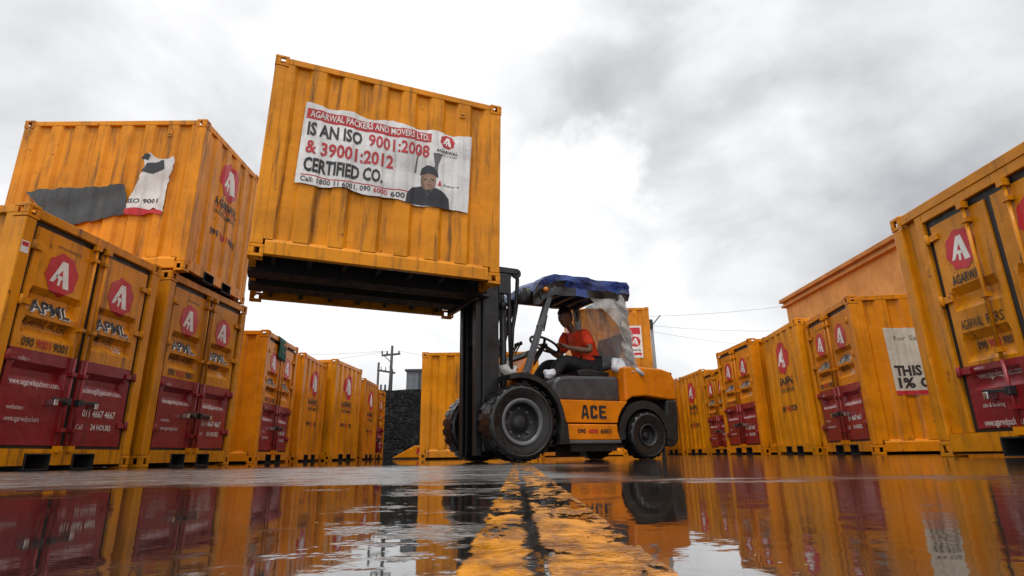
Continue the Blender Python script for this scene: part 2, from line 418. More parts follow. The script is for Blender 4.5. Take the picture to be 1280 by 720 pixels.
m, t, b = mat_new('worn_yellow_line_paint'); LINE = m; b.inputs['Specular IOR Level'].default_value = .25
g = N(t, 'ShaderNodeGroup'); g.node_tree = WET
geo = N(t, 'ShaderNodeNewGeometry'); P = geo.outputs['Position']
pm = N(t, 'ShaderNodeMapping'); pm.inputs['Scale'].default_value = (1, .45, 1); t.links.new(P, pm.inputs[0]); n1 = noise(t, pm.outputs[0], 26, 6, .65)
t.links.new(mixc(t, ramp(t, n1, .38, .62), (.62, .235, .002), (.20, .07, .004)), b.inputs['Base Color'])
t.links.new(math2(t, 'ADD', g.outputs['Roughness'], ramp(t, noise(t, P, 9, 5, .65), .40, .56, .02, .24)), b.inputs['Roughness'])
b2 = N(t, 'ShaderNodeBump'); b2.inputs['Distance'].default_value = .004; b2.inputs['Strength'].default_value = .8
t.links.new(noise(t, P, 48, 5, .65), b2.inputs['Height']); t.links.new(g.outputs['Normal'], b2.inputs['Normal']); t.links.new(b2.outputs[0], b.inputs['Normal'])
# where the paint has gone: a ragged crack along the middle, chips, frayed edges
sx = N(t, 'ShaderNodeSeparateXYZ'); t.links.new(P, sx.inputs[0])
wob = math2(t, 'MULTIPLY', math2(t, 'SUBTRACT', noise(t, P, 17, 5, .7), .5), .030)
cx = math2(t, 'ADD', math2(t, 'ADD', math2(t, 'MULTIPLY', sx.outputs['Y'], .004), .0105), wob)
dx = math2(t, 'ABSOLUTE', math2(t, 'SUBTRACT', sx.outputs['X'], cx), 0)
crack = ramp(t, dx, .0040, .0085)
chipn = N(t, 'ShaderNodeMapping'); chipn.inputs['Scale'].default_value = (1, .42, 1); t.links.new(P, chipn.inputs[0])
wear = ramp(t, sx.outputs['Y'], .36, .85, 0, .080)
cn = math2(t, 'ADD', noise(t, chipn.outputs[0], 15, 7, .68), wear)
chips = math2(t, 'MULTIPLY', ramp(t, cn, .600, .562), ramp(t, noise(t, chipn.outputs[0], 8, 5, .65), .64, .56, .30, 1.0))
edge = ramp(t, math2(t, 'ADD', math2(t, 'ABSOLUTE', math2(t, 'SUBTRACT', math2(t, 'SUBTRACT', sx.outputs['X'], .026), math2(t, 'MULTIPLY', sx.outputs['Y'], .0055)), 0), math2(t, 'MULTIPLY', math2(t, 'SUBTRACT', noise(t, P, 21, 5, .7), .5), .026)), .0635, .060)
chips = math2(t, 'MULTIPLY', chips, edge)
far = ramp(t, math2(t, 'ADD', sx.outputs['Y'], math2(t, 'MULTIPLY', n1, 2.0)), 2.6, 4.8, 1.0, .55)
keep = math2(t, 'MULTIPLY', math2(t, 'MULTIPLY', crack, chips), far)
tr = N(t, 'ShaderNodeBsdfTransparent'); mxs = N(t, 'ShaderNodeMixShader')
t.links.new(keep, mxs.inputs[0]); t.links.new(tr.outputs[0], mxs.inputs[1]); t.links.new(b.outputs[0], mxs.inputs[2])
t.links.new(mxs.outputs[0], t.nodes['Material Output'].inputs[0])
mb = MB(); L_, R_ = [], []
for i in range(261):
    y = .12 + i*.02
    cx_ = .026 + .0055*y; hw = .0635
    L_.append((cx_-hw+random.uniform(-.0025, .0025), y, .001)); R_.append((cx_+hw+random.uniform(-.0035, .0035), y, .001))
v = L_+R_; n = len(L_)
mb.faces(v, [(i, n+i, n+i+1, i+1) for i in range(n-1)])
tag(mb.build('road_marking', LINE), kind='structure')

# ------------------------------------------------------------------ containers
CL, CW, CH = 2.4146, 1.7670, 2.1233
def corr_fn(u0, u1, n, d0=-.010, d1=-.046):
    """n recessed bays between flat lands; returns depth(u) and kink list"""
    per = (u1-u0)/n; kinks = []; pts = [(u0-9, d0)]
    for i in range(n):
        a = u0 + per*i
        f = [(.27, d0), (.40, d1), (.73, d1), (.86, d0)]
        for q, d in f: pts.append((a + per*(q-.065), d)); kinks.append(a + per*(q-.065))
    pts.append((u1+9, d0))
    def fn(u):
        for (a, da), (b_, db) in zip(pts, pts[1:]):
            if a <= u <= b_: return da + (db-da)*(u-a)/(b_-a)
        return d0
    return fn, kinks
def prof_fn(pts):
    pts = sorted(pts)
    def fn(v):
        if v <= pts[0][0]: return pts[0][1]
        for (a, da), (b_, db) in zip(pts, pts[1:]):
            if a <= v <= b_: return da + (db-da)*(v-a)/(b_-a)
        return pts[-1][1]
    return fn, [p[0] for p in pts]

def casting(mb, sx_, sy_, top, X, Y, z0, z1, s=.13):
    """hollow corner casting with an oval-ish hole in each outer face; outer corner at (sx_*X, sy_*Y)"""
    tk = .014
    def rect_ring(fa, a0, a1, b0, b1, ha0, ha1, hb0, hb1):
        for (p, q, r_, s_) in ((a0, a1, b0, hb0), (a0, a1, hb1, b1), (a0, ha0, hb0, hb1), (ha1, a1, hb0, hb1)):
            fa(min(p, q), max(p, q), min(r_, s_), max(r_, s_))
    xo, xi = sx_*X, sx_*(X-s); yo, yi = sy_*Y, sy_*(Y-s)
    def fx_(p, q, r_, s_): mb.box(min(xo, xo-sx_*tk), max(xo, xo-sx_*tk), p, q, r_, s_)
    rect_ring(fx_, min(yo, yi), max(yo, yi), z0, z1, min(yo, yi)+.04, max(yo, yi)-.04, z0+.028, z1-.028)
    x2 = xo - sx_*tk
    def fy_(p, q, r_, s_): mb.box(p, q, min(yo, yo-sy_*tk), max(yo, yo-sy_*tk), r_, s_)
    a0, a1 = min(x2, xi), max(x2, xi)
    rect_ring(fy_, a0, a1, z0, z1, a0+.036, a1-.036, z0+.028, z1-.028)
    y2 = yo - sy_*tk
    b0, b1 = min(y2, yi), max(y2, yi)
    def fz_(p, q, r_, s_): mb.box(p, q, r_, s_, (z1-tk) if top else z0, z1 if top else z0+tk)
    rect_ring(fz_, a0, a1, b0, b1, a0+.036, a1-.036, b0+.036, b1-.036)

def container_shell(L, W, H):
    root = empty('cargo_container')
    X, Y = L/2, W/2
    ch = .115
    for sx_ in (1, -1):
        for sy_ in (1, -1):
            mb = MB()
            x0, x1 = sorted((sx_*(X-.004), sx_*(X-.115))); y0, y1 = sorted((sy_*(Y-.004), sy_*(Y-.115)))
            mb.box(x0, x1, y0, y1, ch+.001, H-ch-.001)
            post = mb.build('corner_post', YEL, root, bevel=.012)
            for top in (0, 1):
                mb = MB(); casting(mb, sx_, sy_, top, X, Y, H-ch if top else 0, H if top else ch)
                mb.build('corner_casting', YEL, post, bevel=.004, seg=1)
    for sy_ in (1, -1):
        y0, y1 = sorted((sy_*(Y-.006), sy_*(Y-.066)))
        mb = MB(); mb.box(-X+.131, X-.131, y0, y1, H-.082, H-.014); mb.build('top_side_rail', YEL, root, bevel=.006)
        mb = MB(); mb.prism([(sy_*(Y-.005), .032), (sy_*(Y-.005), .15), (sy_*(Y-.022), .185), (sy_*(Y-.075), .185), (sy_*(Y-.075), .032)], -X+.131, X-.131, 'x'); mb.build('bottom_side_rail', YEL, root, bevel=.004)
    for sx_ in (1, -1):
        x0, x1 = sorted((sx_*(X-.006), sx_*(X-.066)))
        mb = MB(); mb.box(x0, x1, -Y+.131, Y-.131, H-.095, H-.014); mb.build('top_end_rail', YEL, root, bevel=.006)
        mb = MB()
        for ya, yb in ((-Y+.131, -.386), (-.124, .124), (.386, Y-.131)): mb.box(x0, x1, ya, yb, .040, .136)
        mb.box(x0, x1, -Y+.131, Y-.131, .136, .172); bmesh.ops.remove_doubles(mb.bm, verts=mb.bm.verts, dist=1e-5)
        mb.build('bottom_end_rail', YEL, root)
    # corrugated side walls
    fn, kk = corr_fn(-X+.125, X-.125, 7)
    us = [-X+.112] + kk + [X-.112]
    for sy_ in (1, -1):
        mb = MB(); v = []
        for u in us: v += [(u, sy_*(Y+fn(u)), .176), (u, sy_*(Y+fn(u)), H-.08)]
        mb.faces(v, [(2*i, 2*i+2, 2*i+3, 2*i+1) for i in range(len(us)-1)])
        wall = mb.build('side_wall', YEL, root)
        mb = MB(); u = sy_*-(X-.46)
        mb.box(u-.03, u+.03, min(sy_*(Y-.012), sy_*(Y+.002)), max(sy_*(Y-.012), sy_*(Y+.002)), H-.26, H-.16)
        mb.box(u-.022, u+.022, min(sy_*(Y+.0025), sy_*(Y+.006)), max(sy_*(Y+.0025), sy_*(Y+.006)), H-.235, H-.222, 1)
        mb.build('vent', [YEL, BLACK], wall, bevel=.003, seg=1)
    # corrugated closed end at -X
    fe, ke = corr_fn(-Y+.125, Y-.125, 5, -.010, -.036)
    us = [-Y+.112] + ke + [Y-.112]
    mb = MB(); v = []
    for u in us: v += [(-(X+fe(u)), u, .165), (-(X+fe(u)), u, H-.09)]
    mb.faces(v, [(2*i, 2*i+2, 2*i+3, 2*i+1) for i in range(len(us)-1)])
    end = mb.build('end_wall', YEL, root)
    # lettering and emblem on the closed end
    place = lambda u, v_, d: (-(X+d), -u, v_)
    dz = lambda u, v_: fe(-u)
    kk2 = [-k for k in ke]
    d = Decal(); d.emblem(0, 1.60, .29, k=.98); d.build('emblem', [EMB_RED, EMB_WHITE], place, dz, kk2, parent=end)
    d = Decal(True)
    d.text('AGARWAL', 0, 1.155, .66, .115, 0, align='c', bold=.03)
    d.poly([(-.33, 1.125), (.33, 1.125), (.33, 1.137), (-.33, 1.137)], 1)
    d.text('PACKERS & MOVERS', 0, 1.02, .62, .075, 0, align='c', bold=.004)
    d.text('090', -.36, .70, .20, .095, 0, bold=.02); d.text('9001', -.12, .70, .22, .095, 1, bold=.02); d.text('9001', .14, .70, .22, .095, 0, bold=.02)
    d.build('lettering', [INK, INK_RED], place, dz, kk2, parent=end)
    # roof, floor, underside
    mb = MB(); xs = [-X+.068 + (2*X-.136)*i/24 for i in range(25)]
    v = []
    for i, x in enumerate(xs): v += [(x, -Y+.068, H-.04 - .02*(i % 2)), (x, Y-.068, H-.04 - .02*(i % 2))]
    mb.faces(v, [(2*i, 2*i+2, 2*i+3, 2*i+1) for i in range(24)]); mb.build('roof', YEL, root)
    mb = MB(); mb.box(-X+.07, X-.07, -Y+.08, Y-.08, .142, .165); fl = mb.build('floor', UNDER, root)
    for i in range(7):
        x = -X + .22 + (L-.44)*i/6
        mb = MB(); mb.box(x-.02, x+.02, -Y+.077, Y-.077, .06, .1405); mb.build('cross_member', UNDER, fl)
    # fork pockets: open tubes along the whole length, with added light-blocking plates inside
    for sy_ in (1, -1):
        mb = MB(); c = sy_*.255
        for (a, b_, z0, z1) in ((c-.130, c-.118, .004, .134), (c+.118, c+.130, .004, .134), (c-.118, c+.118, .004, .014), (c-.118, c+.118, .124, .134)):
            mb.box(-X-.004, X+.004, a, b_, z0, z1)
        for q in (-1, 1): mb.box(q*(X-.16)-.01, q*(X-.16)+.01, c-.1175, c+.1175, .075, .1235)  # added plates, keep daylight at the far end from showing through
        mb.build('fork_pocket', UNDER, root)
    return root

def door_leaf(root, X, y0, y1, z0, z1, prof, red_z, hinge_side, seam_rod, hinges, rod_y, texts, emblem, handle_z):
    fn, kz = prof_fn(prof)
    xf = X-.030
    m = .055
    zs = sorted(set([z0, z1, red_z] + [k for k in kz if z0 < k < z1]))
    mb = MB()
    def q(a, b_, c, d, z): mb.faces([a, b_, c, d], [(0, 1, 2, 3)], 1 if z < red_z else 0)
    for za, zb in zip(zs, zs[1:]):
        zm = (za+zb)/2; da, db = fn(za), fn(zb)
        for (a, b_, A, B) in ((y0, y0+m, 0, 0), (y1-m, y1, 0, 0), (y0+m+.02, y1-m-.02, da, db)):
            q((xf+A, a, za), (xf+A, b_, za), (xf+B, b_, zb), (xf+B, a, zb), zm)
        for (a, b_) in ((y0+m, y0+m+.02), (y1-m, y1-m-.02)):
            q((xf, a, za), (xf+da, b_, za), (xf+db, b_, zb), (xf, a, zb), zm)
        q((xf, y0, za), (xf-.065, y0, za), (xf-.065, y0, zb), (xf, y0, zb), zm)
        q((xf, y1, za), (xf-.065, y1, za), (xf-.065, y1, zb), (xf, y1, zb), zm)
    q((xf, y0, z0), (xf, y1, z0), (xf-.065, y1, z0), (xf-.065, y0, z0), z0)
    q((xf, y0, z1), (xf, y1, z1), (xf-.065, y1, z1), (xf-.065, y0, z1), z1)
    bmesh.ops.remove_doubles(mb.bm, verts=mb.bm.verts, dist=1e-5)
    door = mb.build('door', [YEL, RED], root)
    def dep(u, v_):
        if u < y0+m or u > y1-m: return 0.0
        e = min(1, (u-y0-m)/.02, (y1-m-u)/.02)
        return fn(v_)*max(0, e)
    ku = [y0+m, y0+m+.02, y1-m-.02, y1-m]
    place = lambda u, v_, d: (xf+d, u, v_)
    d = Decal(); d.emblem(*emblem); d.build('emblem', [EMB_RED, EMB_WHITE], place, dep, ku, kz, parent=door)
    d = Decal(True); texts(d, y0, y1); d.build('lettering', [INK, INK_RED, INK_PALE, EMB_WHITE], place, dep, ku, kz, parent=door)
    # locking rod with cams and guides
    mb = MB(); xr = xf+.028
    mb.tube([(xr, rod_y, red_z+.002), (xr, rod_y, z1+.035)], .0135, 0, 10); mb.tube([(xr, rod_y, z0-.03), (xr, rod_y, red_z-.002)], .0135, 1, 10)
    for zz in (z1-.10, (z0+z1)/2+.12, (z0+z1)/2-.28, z0+.13):
        mb.box(xf+.001, xr+.022, rod_y-.030, rod_y+.030, zz-.016, zz+.016, 0 if zz > red_z else 1)
    mb.box(xf+.001, xr+.03, rod_y-.026, rod_y+.026, z1-.002, z1+.05, 0); mb.box(xf+.001, xr+.03, rod_y-.026, rod_y+.026, z0-.055, z0-.003, 0)
    mb.build('lock_rod', [YEL, RED], door)
    s = hinge_side
    mb = MB(); hz = handle_z
    mb.bar((xr+.03, rod_y, hz), (xr+.034, rod_y+s*.20, hz+.012), .012, .026, 0); mb.box(xf+.002, xr+.030, rod_y-.024, rod_y+.024, hz-.03, hz+.03, 0)
    mb.box(xf+.003, xr+.05, rod_y+s*.17-.022, rod_y+s*.17+.022, hz-.045, hz+.005, 1)
    mb.build('handle', [STEEL_DARK, CHROME], door, bevel=.003, seg=1)
    yh = y1 if s > 0 else y0
    for zz in hinges:
        mb = MB(); a, b_ = sorted((yh-s*.075, yh+s*.052))
        mb.box(xf+.0015, xf+.022, a, b_, zz-.026, zz+.026, 0 if zz > red_z else 1)
        mb.tube([(xf+.024, yh+s*.030, zz-.04), (xf+.024, yh+s*.030, zz+.04)], .017, 0 if zz > red_z else 1, 10)
        mb.build('hinge', [YEL, RED], door, bevel=.003, seg=1)
    return door

def gasket(root, X, ye, z0, z1, yd, yc, d0, d1):
    # rubber seal filling the gaps round and between the doors, a little behind their faces
    mb = MB(); a, b_ = X-.095, X-.043; g = .001
    for s in (-1, 1): mb.box(a, b_, *sorted((s*(yd+g), s*ye)), z0+.002, z1)
    mb.box(a, b_, -yd, yd, d1+g, z1); mb.box(a, b_, -yd, yd, z0+.002, d0-g); mb.box(a, b_, -yc+g, yc-g, d0, d1)
    mb.box(X-.13, X-.1, -ye, ye, z0+.002, z1)
    mb.build('door_gasket', GASKET, root)
def texts_left(d, y0, y1):
    u0, w_ = y0+.085, (y1-y0)-.17
    d.text('movers', u0+.16, 1.865, .26, .03, 0, bold=.0)
    d.text('APML', u0+.012, 1.262, w_*.86, .105, 3, layer=2, bold=.035, shear=.25); d.text('APML', u0, 1.272, w_*.86, .105, 0, layer=4, bold=.03, shear=.25, same=True)
    d.text('AGARWAL PACKERS', u0, 1.155, w_*.92, .062, 0, bold=.004)
    d.text('090', u0, .978, w_*.24, .07, 0, bold=.02); d.text('9001', u0+w_*.29, .978, w_*.30, .07, 1, bold=.02); d.text('9001', u0+w_*.64, .978, w_*.30, .07, 0, bold=.02)
    d.text('info:-', u0, .862, .12, .035, 2, bold=.0)
    d.text('www.agarwalpackers.com', u0-.02, .672, w_*1.0, .052, 2, bold=.004)
    d.text('website:-', u0, .475, .17, .036, 2, bold=.0)
    d.text('www.agarwalpackers', u0, .385, w_*.66, .042, 2, bold=.0)
def texts_right(d, y0, y1):
    u0, w_ = y0+.085, (y1-y0)-.17
    d.text('APML', u0+.012, 1.262, w_*.86, .105, 3, layer=2, bold=.035, shear=.25); d.text('APML', u0, 1.272, w_*.86, .105, 0, layer=4, bold=.03, shear=.25, same=True)
    d.text('& MOVERS', u0, 1.155, w_*.6, .062, 0, bold=.004)
    d.text('LTD', u0+w_*.62, 1.09, w_*.22, .05, 3, bold=.01)
    d.text('bookings@packers.com', u0, .672, w_*1.0, .052, 2, bold=.004)
    d.text('011 4667 4667', u0+w_*.08, .46, w_*.84, .062, 3, bold=.012)
    d.text('24 HOURS', u0+w_*.34, .345, w_*.52, .05, 3, bold=.012)
    d.text('Call', u0-.01, .345, w_*.16, .045, 2, bold=.004)

def add_doors(root, L, W, H):
    X, Y = L/2, W/2
    gasket(root, X, Y-.117, .173, H-.096, Y-.162, .040, .20, 1.975)
    prof = [(.18, 0), (.50, 0), (.55, -.012), (.655, -.012), (.66, -.0), (.665, 0), (.745, -.05), (.80, -.05), (.855, 0), (1.06, 0), (1.115, -.05), (1.17, -.05), (1.225, 0), (1.285, 0), (1.36, -.05), (1.42, -.05), (1.475, 0), (1.985, 0)]
    prof = [(.18, 0), (.665, 0), (.745, -.05), (.80, -.05), (.855, 0), (1.06, 0), (1.125, -.05), (1.17, -.05), (1.225, 0), (1.275, 0), (1.355, -.05), (1.425, -.05), (1.478, 0), (1.985, 0)]
    k = H/CH
    for s in (-1, 1):
        y0, y1 = sorted((s*.040, s*(Y-.162)))
        c = (y0+y1)/2 + .0
        door_leaf(root, X, y0, y1, .20, 1.975, prof, .955, s, True, (1.80, 1.33, .88, .40), s*.068, texts_left if s < 0 else texts_right, (c, 1.64, .195, 0, 1, 1, .94), .57)

def standard_container():
    root = container_shell(CL, CW, CH); add_doors(root, CL, CW, CH); return root

def texts_wide_left(d, y0, y1):
    u0, w_ = y0+.085, (y1-y0)-.17
    d.text('AGARWAL', u0+.02, 1.275, w_*.75, .07, 0, bold=.03)
    d.text('AGARWAL', u0, .925, w_*.52, .072, 0, bold=.01); d.text('PKRS', u0+w_*.62, .925, w_*.38, .072, 0, bold=.01)
    d.text('090', u0+.05, .768, .09, .055, 0, bold=.02); d.text('9001', u0+.155, .768, .11, .055, 1, bold=.02); d.text('9001', u0+.285, .768, .10, .055, 0, bold=.02)
    d.text('website:-', u0+.02, .620, w_*.26, .022, 2, bold=.0)
    d.text('www.agarwalpackers.com', u0-.005, .555, w_*1.0, .045, 2, bold=.01)
    d.text('info & booking', u0+.02, .345, w_*.5, .03, 2, bold=.0)
    d.text('www.agarwalpackers.com', u0-.005, .215, w_*1.0, .048, 2, bold=.014)
def wide_frame_container():
    L, W, H = CL, 2.05, 2.03
    root = container_shell(L, W, H)
    X, Y = L/2, W/2
    # broad blank panels each side of two narrow doors
    for s in (-1, 1):
        mb = MB(); y0, y1 = sorted((s*.655, s*(Y-.112)))
        ya, yb = sorted((s*.655, s*.74)); mb.box(X-.075, X-.012, ya, yb, .173, H-.096)
        ya, yb = sorted((s*.741, s*(Y-.112))); mb.box(X-.075, X-.050, ya, yb, .173, H-.096)
        mb.build('jamb_panel', YEL, root, bevel=.006)
    gasket(root, X, .654, .173, 1.859, .603, .030, .20, 1.80)
    mb = MB(); mb.box(X-.055, X-.012, -.654, .654, 1.86, H-.096); mb.build('door_header', YEL, root, bevel=.005)
    prof = [(.10, 0), (.475, 0), (.545, -.05), (.56, -.05), (.61, 0), (.68, 0), (.75, -.05), (.845, -.05), (.905, 0), (1.075, 0), (1.15, -.05), (1.20, -.05), (1.26, 0), (1.95, 0)]
    for s in (-1, 1):
        y0, y1 = sorted((s*.030, s*.603))
        c = s*.345
        door_leaf(root, X, y0, y1, .20, 1.80, prof, .655, s, False, (1.70, 1.18, .62), s*.195, texts_wide_left, (c, 1.53, .165, 0, 1, 1, .94), .44)
    return root

PROTO = standard_container()
protos_used = [0]
SHADES = [(1, 1, 1, 1), (.86, .86, 1, 1), (1.04, 1.02, 1, 1), (.94, .84, 1, 1), (1.0, .90, 1, 1), (.84, .80, 1, 1)]
def place_container(Nx, Ny, a, side, s, doors_out, label, group, W=CW, L=CL, z=0, shade=0, proto=None, sz=None):
    """front edge runs from (Nx, Ny) along angle a; side=+1: left row, -1: right row; s scales the box"""
    e = Vector((math.cos(a), math.sin(a), 0)); dp = Vector((-e.y, e.x, 0))*side
    c = Vector((Nx, Ny, z)) + e*W*s/2 + dp*L*s/2
    out = -dp if doors_out else dp
    M = Matrix.Translation(c) @ Matrix.Rotation(math.atan2(out.y, out.x), 4, 'Z') @ Matrix.Diagonal((s, s, sz or s, 1))
    if proto is not None: o = proto
    elif protos_used[0] == 0: o = PROTO; protos_used[0] = 1
    else: o = copy_tree(PROTO)
    o.matrix_world = M
    paint_tree(o, SHADES[shade % len(SHADES)])
    tag(o, label, 'container', group)
    return o
def child_of(o, kind):
    return [c for c in o.children if c.name.split('.')[0] == kind]
LEFT, RIGHT, BACK = 'yellow cargo containers in the left row', 'yellow cargo containers in the right row', 'yellow cargo containers behind the forklift'
W_ = CW
def sc(p, s): return (p[0]*s, p[1]*s)
c1 = place_container(-3.9764, 4.4683, 1.5236, 1, 1.0, True, 'nearest yellow container of the left row, cut by the left photo edge, maroon lower doors', LEFT, shade=0)
c2 = place_container(-3.8428, 6.3501, 1.5207, 1, 1.0, True, 'yellow container with maroon lower doors directly under the stacked container', LEFT, shade=1)
s1 = place_container(-3.7455, 6.392, 1.5836, 1, .923, False, 'yellow container stacked on top of the left row with a torn banner on its side', LEFT, z=CH+.012, shade=2)
c3 = place_container(-4.067, 9.6603, 1.640, 1, 1.0, True, 'yellow container in the left row with a green cloth hanging from its top edge', LEFT, shade=3)
p = sc((-4.1651, 11.757), 1.0); c4 = place_container(p[0], p[1], 1.612, 1, .985, False, 'plain-ended yellow container in the left row, next beyond the one with the green cloth', LEFT, shade=4)
p = sc((-3.7613, 12.5709), 1.082); c5 = place_container(p[0], p[1], 1.506, 1, 1.06, False, 'tall plain-ended yellow container in the left row, second beyond the one with the green cloth', LEFT, shade=0)
p = sc((-3.9474, 15.8266), 1.0); c6 = place_container(p[0], p[1], 1.585, 1, .98, False, 'plain-ended yellow container next to last at the far end of the left row', LEFT, shade=5)
p = sc((-4.075, 17.414), 1.02); c7 = place_container(p[0], p[1], 1.577, 1, .98, True, 'farthest yellow container of the left row, with a maroon lower door, before the stone wall', LEFT, shade=3)
r1 = place_container(3.428, 2.92, 1.577, -1, 1.0, True, 'big yellow container cut by the right photo edge, narrow doors with red lower panels', RIGHT, W=2.05, shade=1, proto=wide_frame_container())
r2 = place_container(4.6614, 7.9772, 1.455, -1, 1.0, True, 'yellow container with a pale banner on its side, beside the biggest right container', RIGHT, shade=3)
p = sc((4.5805, 9.4085), 1.04); r3 = place_container(p[0], p[1], 1.4765, -1, 1.04, False, 'plain-ended right-row container with one large red emblem, between two door ends', RIGHT, shade=0)
p = sc((4.459, 11.0618), 1.062); r4 = place_container(p[0], p[1], 1.60, -1, 1.055, True, 'right-row container with maroon double doors, just beyond the plain-ended one with a big emblem', RIGHT, shade=4)
r5 = place_container(4.86, 13.62, 1.60, -1, .93, True, 'far yellow container of the right row showing only one narrow maroon door', RIGHT, shade=5)
p = (4.84, 15.40); r6 = place_container(p[0], p[1], 1.62, -1, 1.0, False, 'plain-ended yellow container at the far end of the right row, just behind the forklift tail', RIGHT, shade=0)
r8 = place_container(4.72, 17.35, 1.6, -1, 1.0, False, 'last yellow container of the right row, mostly hidden behind the forklift tail', RIGHT, shade=3)

# single containers standing across the back: a long side faces the yard
def place_by_side(x0, y0, a, s, label, z=0, shade=0):
    e = Vector((math.cos(a), math.sin(a), 0)); d = Vector((-e.y, e.x, 0))
    c = Vector((x0, y0, z)) + e*CL*s/2 + d*CW*s/2
    o = copy_tree(PROTO); o.matrix_world = Matrix.Translation(c) @ Matrix.Rotation(a, 4, 'Z') @ Matrix.Scale(s, 4)
    paint_tree(o, SHADES[shade]); tag(o, label, 'container', BACK); return o
b1 = place_by_side(-2.02, 13.0, .02, 1.07, 'yellow container standing sideways behind the forklift mast', shade=2)
b3 = place_by_side(1.70, 17.3, .0, 1.0, 'ground container behind the forklift cab, under another container', shade=0)
b2 = place_by_side(1.68, 17.3, .0, 1.0, 'yellow container with a white poster, stacked behind the forklift cab', z=CH+.012, shade=1)
b4 = place_by_side(.62, 15.4, .03, .92, 'yellow container behind the forklift wheels, seen beneath its chassis', shade=4)

# the lifted container
KS = .925; KA, KT = .3966, -.0175
K0 = Vector((-2.3507*KS, 4.94*KS, .066+(1.7977-.066)*KS))
e = Vector((math.cos(KA)*math.cos(KT), math.sin(KA)*math.cos(KT), math.sin(KT))); d = Vector((-math.sin(KA), math.cos(KA), 0)); u = e.cross(d)
M = Matrix((e, d, u)).transposed().to_4x4(); M.translation = K0 + (e*CL/2 + d*CW/2)*KS
lifted = copy_tree(PROTO); lifted.matrix_world = M @ Matrix.Scale(KS, 4)
paint_tree(lifted, (1.04, 1.02, 1, 1)); tag(lifted, 'yellow container raised high on the forklift forks with a white lettered banner', 'container')

# ------------------------------------------------------------------ banners and posters on the container sides
sfn, skk = corr_fn(-CL/2+.125, CL/2-.125, 7)
def side_decal(d, o, sy_, name, mats, gap=.004, wav=0.0, gap2=0):
    Y = CW/2
    rr = random.Random(3)
    if sy_ < 0: place = lambda u_, v_, dd: (u_, -(Y+dd), v_)
    else: place = lambda u_, v_, dd: (-u_, Y+dd, v_)
    # vinyl spans the recesses: it sags only part of the way in
    f = (lambda u_, v_: -.010 + (sfn(u_)+.010)*.55 + wav*(math.sin(u_*7+v_*4)+.6*math.sin(u_*3-v_*13)+.5*math.sin(v_*21+u_*2))) if sy_ < 0 else (lambda u_, v_: -.010 + (sfn(-u_)+.010)*.55 + wav*(math.sin(u_*8+v_*5)+.7*math.sin(u_*4-v_*15)+.5*math.sin(u_*19+v_*9)))
    ks = list(skk) if sy_ < 0 else [-k for k in skk]
    kv_ = []
    if wav: ks += [-1.2+.045*i for i in range(54)]; kv_ = [.50+.045*i for i in range(30)]
    par_ = [c for c in child_of(o, 'side_wall') if (c.data.vertices[0].co.y < 0) == (sy_ < 0)][0]
    return d.build(name, mats, place, f, list(ks), kv_, parent=o, gap=gap+gap2)
NAVY = plain('navy_print', (.018, .02, .028), .5); SKIN_PRINT = plain('skin_print', (.26, .145, .095), .55)
GREY_PRINT = plain('grey_print', (.10, .10, .105), .5)
U0 = -CL/2
def U(s): return U0 + s
d = Decal()
top = [(.335, 1.655), (.55, 1.625), (.8, 1.648), (1.0, 1.60), (1.2, 1.655), (1.45, 1.605), (1.66, 1.64), (1.85, 1.615), (2.07, 1.65)]
bot = [(2.04, .735), (1.8, .755), (1.5, .735), (1.25, .775), (1.0, .748), (.78, .80), (.55, .765), (.315, .775)]
d.poly([(U(a), b_) for a, b_ in top+bot], 0, 0)
def rowtext(txt, s0, s1, v0, h, mat, bold=.03): d.text(txt, U(s0), v0, s1-s0, h, mat, layer=3, bold=bold)
d.poly([(U(.355), 1.585), (U(.95), 1.575), (U(1.615), 1.585), (U(1.612), 1.475), (U(.95), 1.462), (U(.352), 1.475)], 2, 1)
rowtext('AGARWAL PACKERS AND MOVERS LTD.', .385, 1.59, 1.497, .068, 4, .02)
rowtext('IS AN ISO', .375, .905, 1.300, .135, 1, .035); rowtext('9001:2008', .965, 1.60, 1.300, .135, 2, .022)
rowtext('& 39001:2012', .375, 1.235, 1.105, .135, 2, .026)
rowtext('CERTIFIED CO.', .375, 1.135, .915, .135, 1, .035)
wv = [(.36+i*.06, .873+.006*math.sin(i*.9)) for i in range(19)]
d.poly([(U(a), b_) for a, b_ in wv] + [(U(a), b_-.011) for a, b_ in reversed(wv)], 2, 1)
rowtext('Call: 1800 11 6001, 090', .36, 1.02, .800, .052, 1, .015); rowtext('6000', 1.05, 1.19, .796, .052, 2, .015); rowtext('6001', 1.225, 1.40, .790, .056, 1, .015)
d.emblem(U(1.795), 1.525, .085, 2, 4, 1)
d.text('AGARWAL', U(1.795), 1.385, .24, .035, 1, align='c', bold=.03); d.text('PACKERS & MOVERS', U(1.80), 1.35, .22, .02, 1, align='c', bold=.0)
d.poly([(U(1.70), .985), (U(1.725), 1.055), (U(1.745), .985)], 2, 1); d.text('Award', U(1.76), .995, .17, .028, 1, bold=.0)
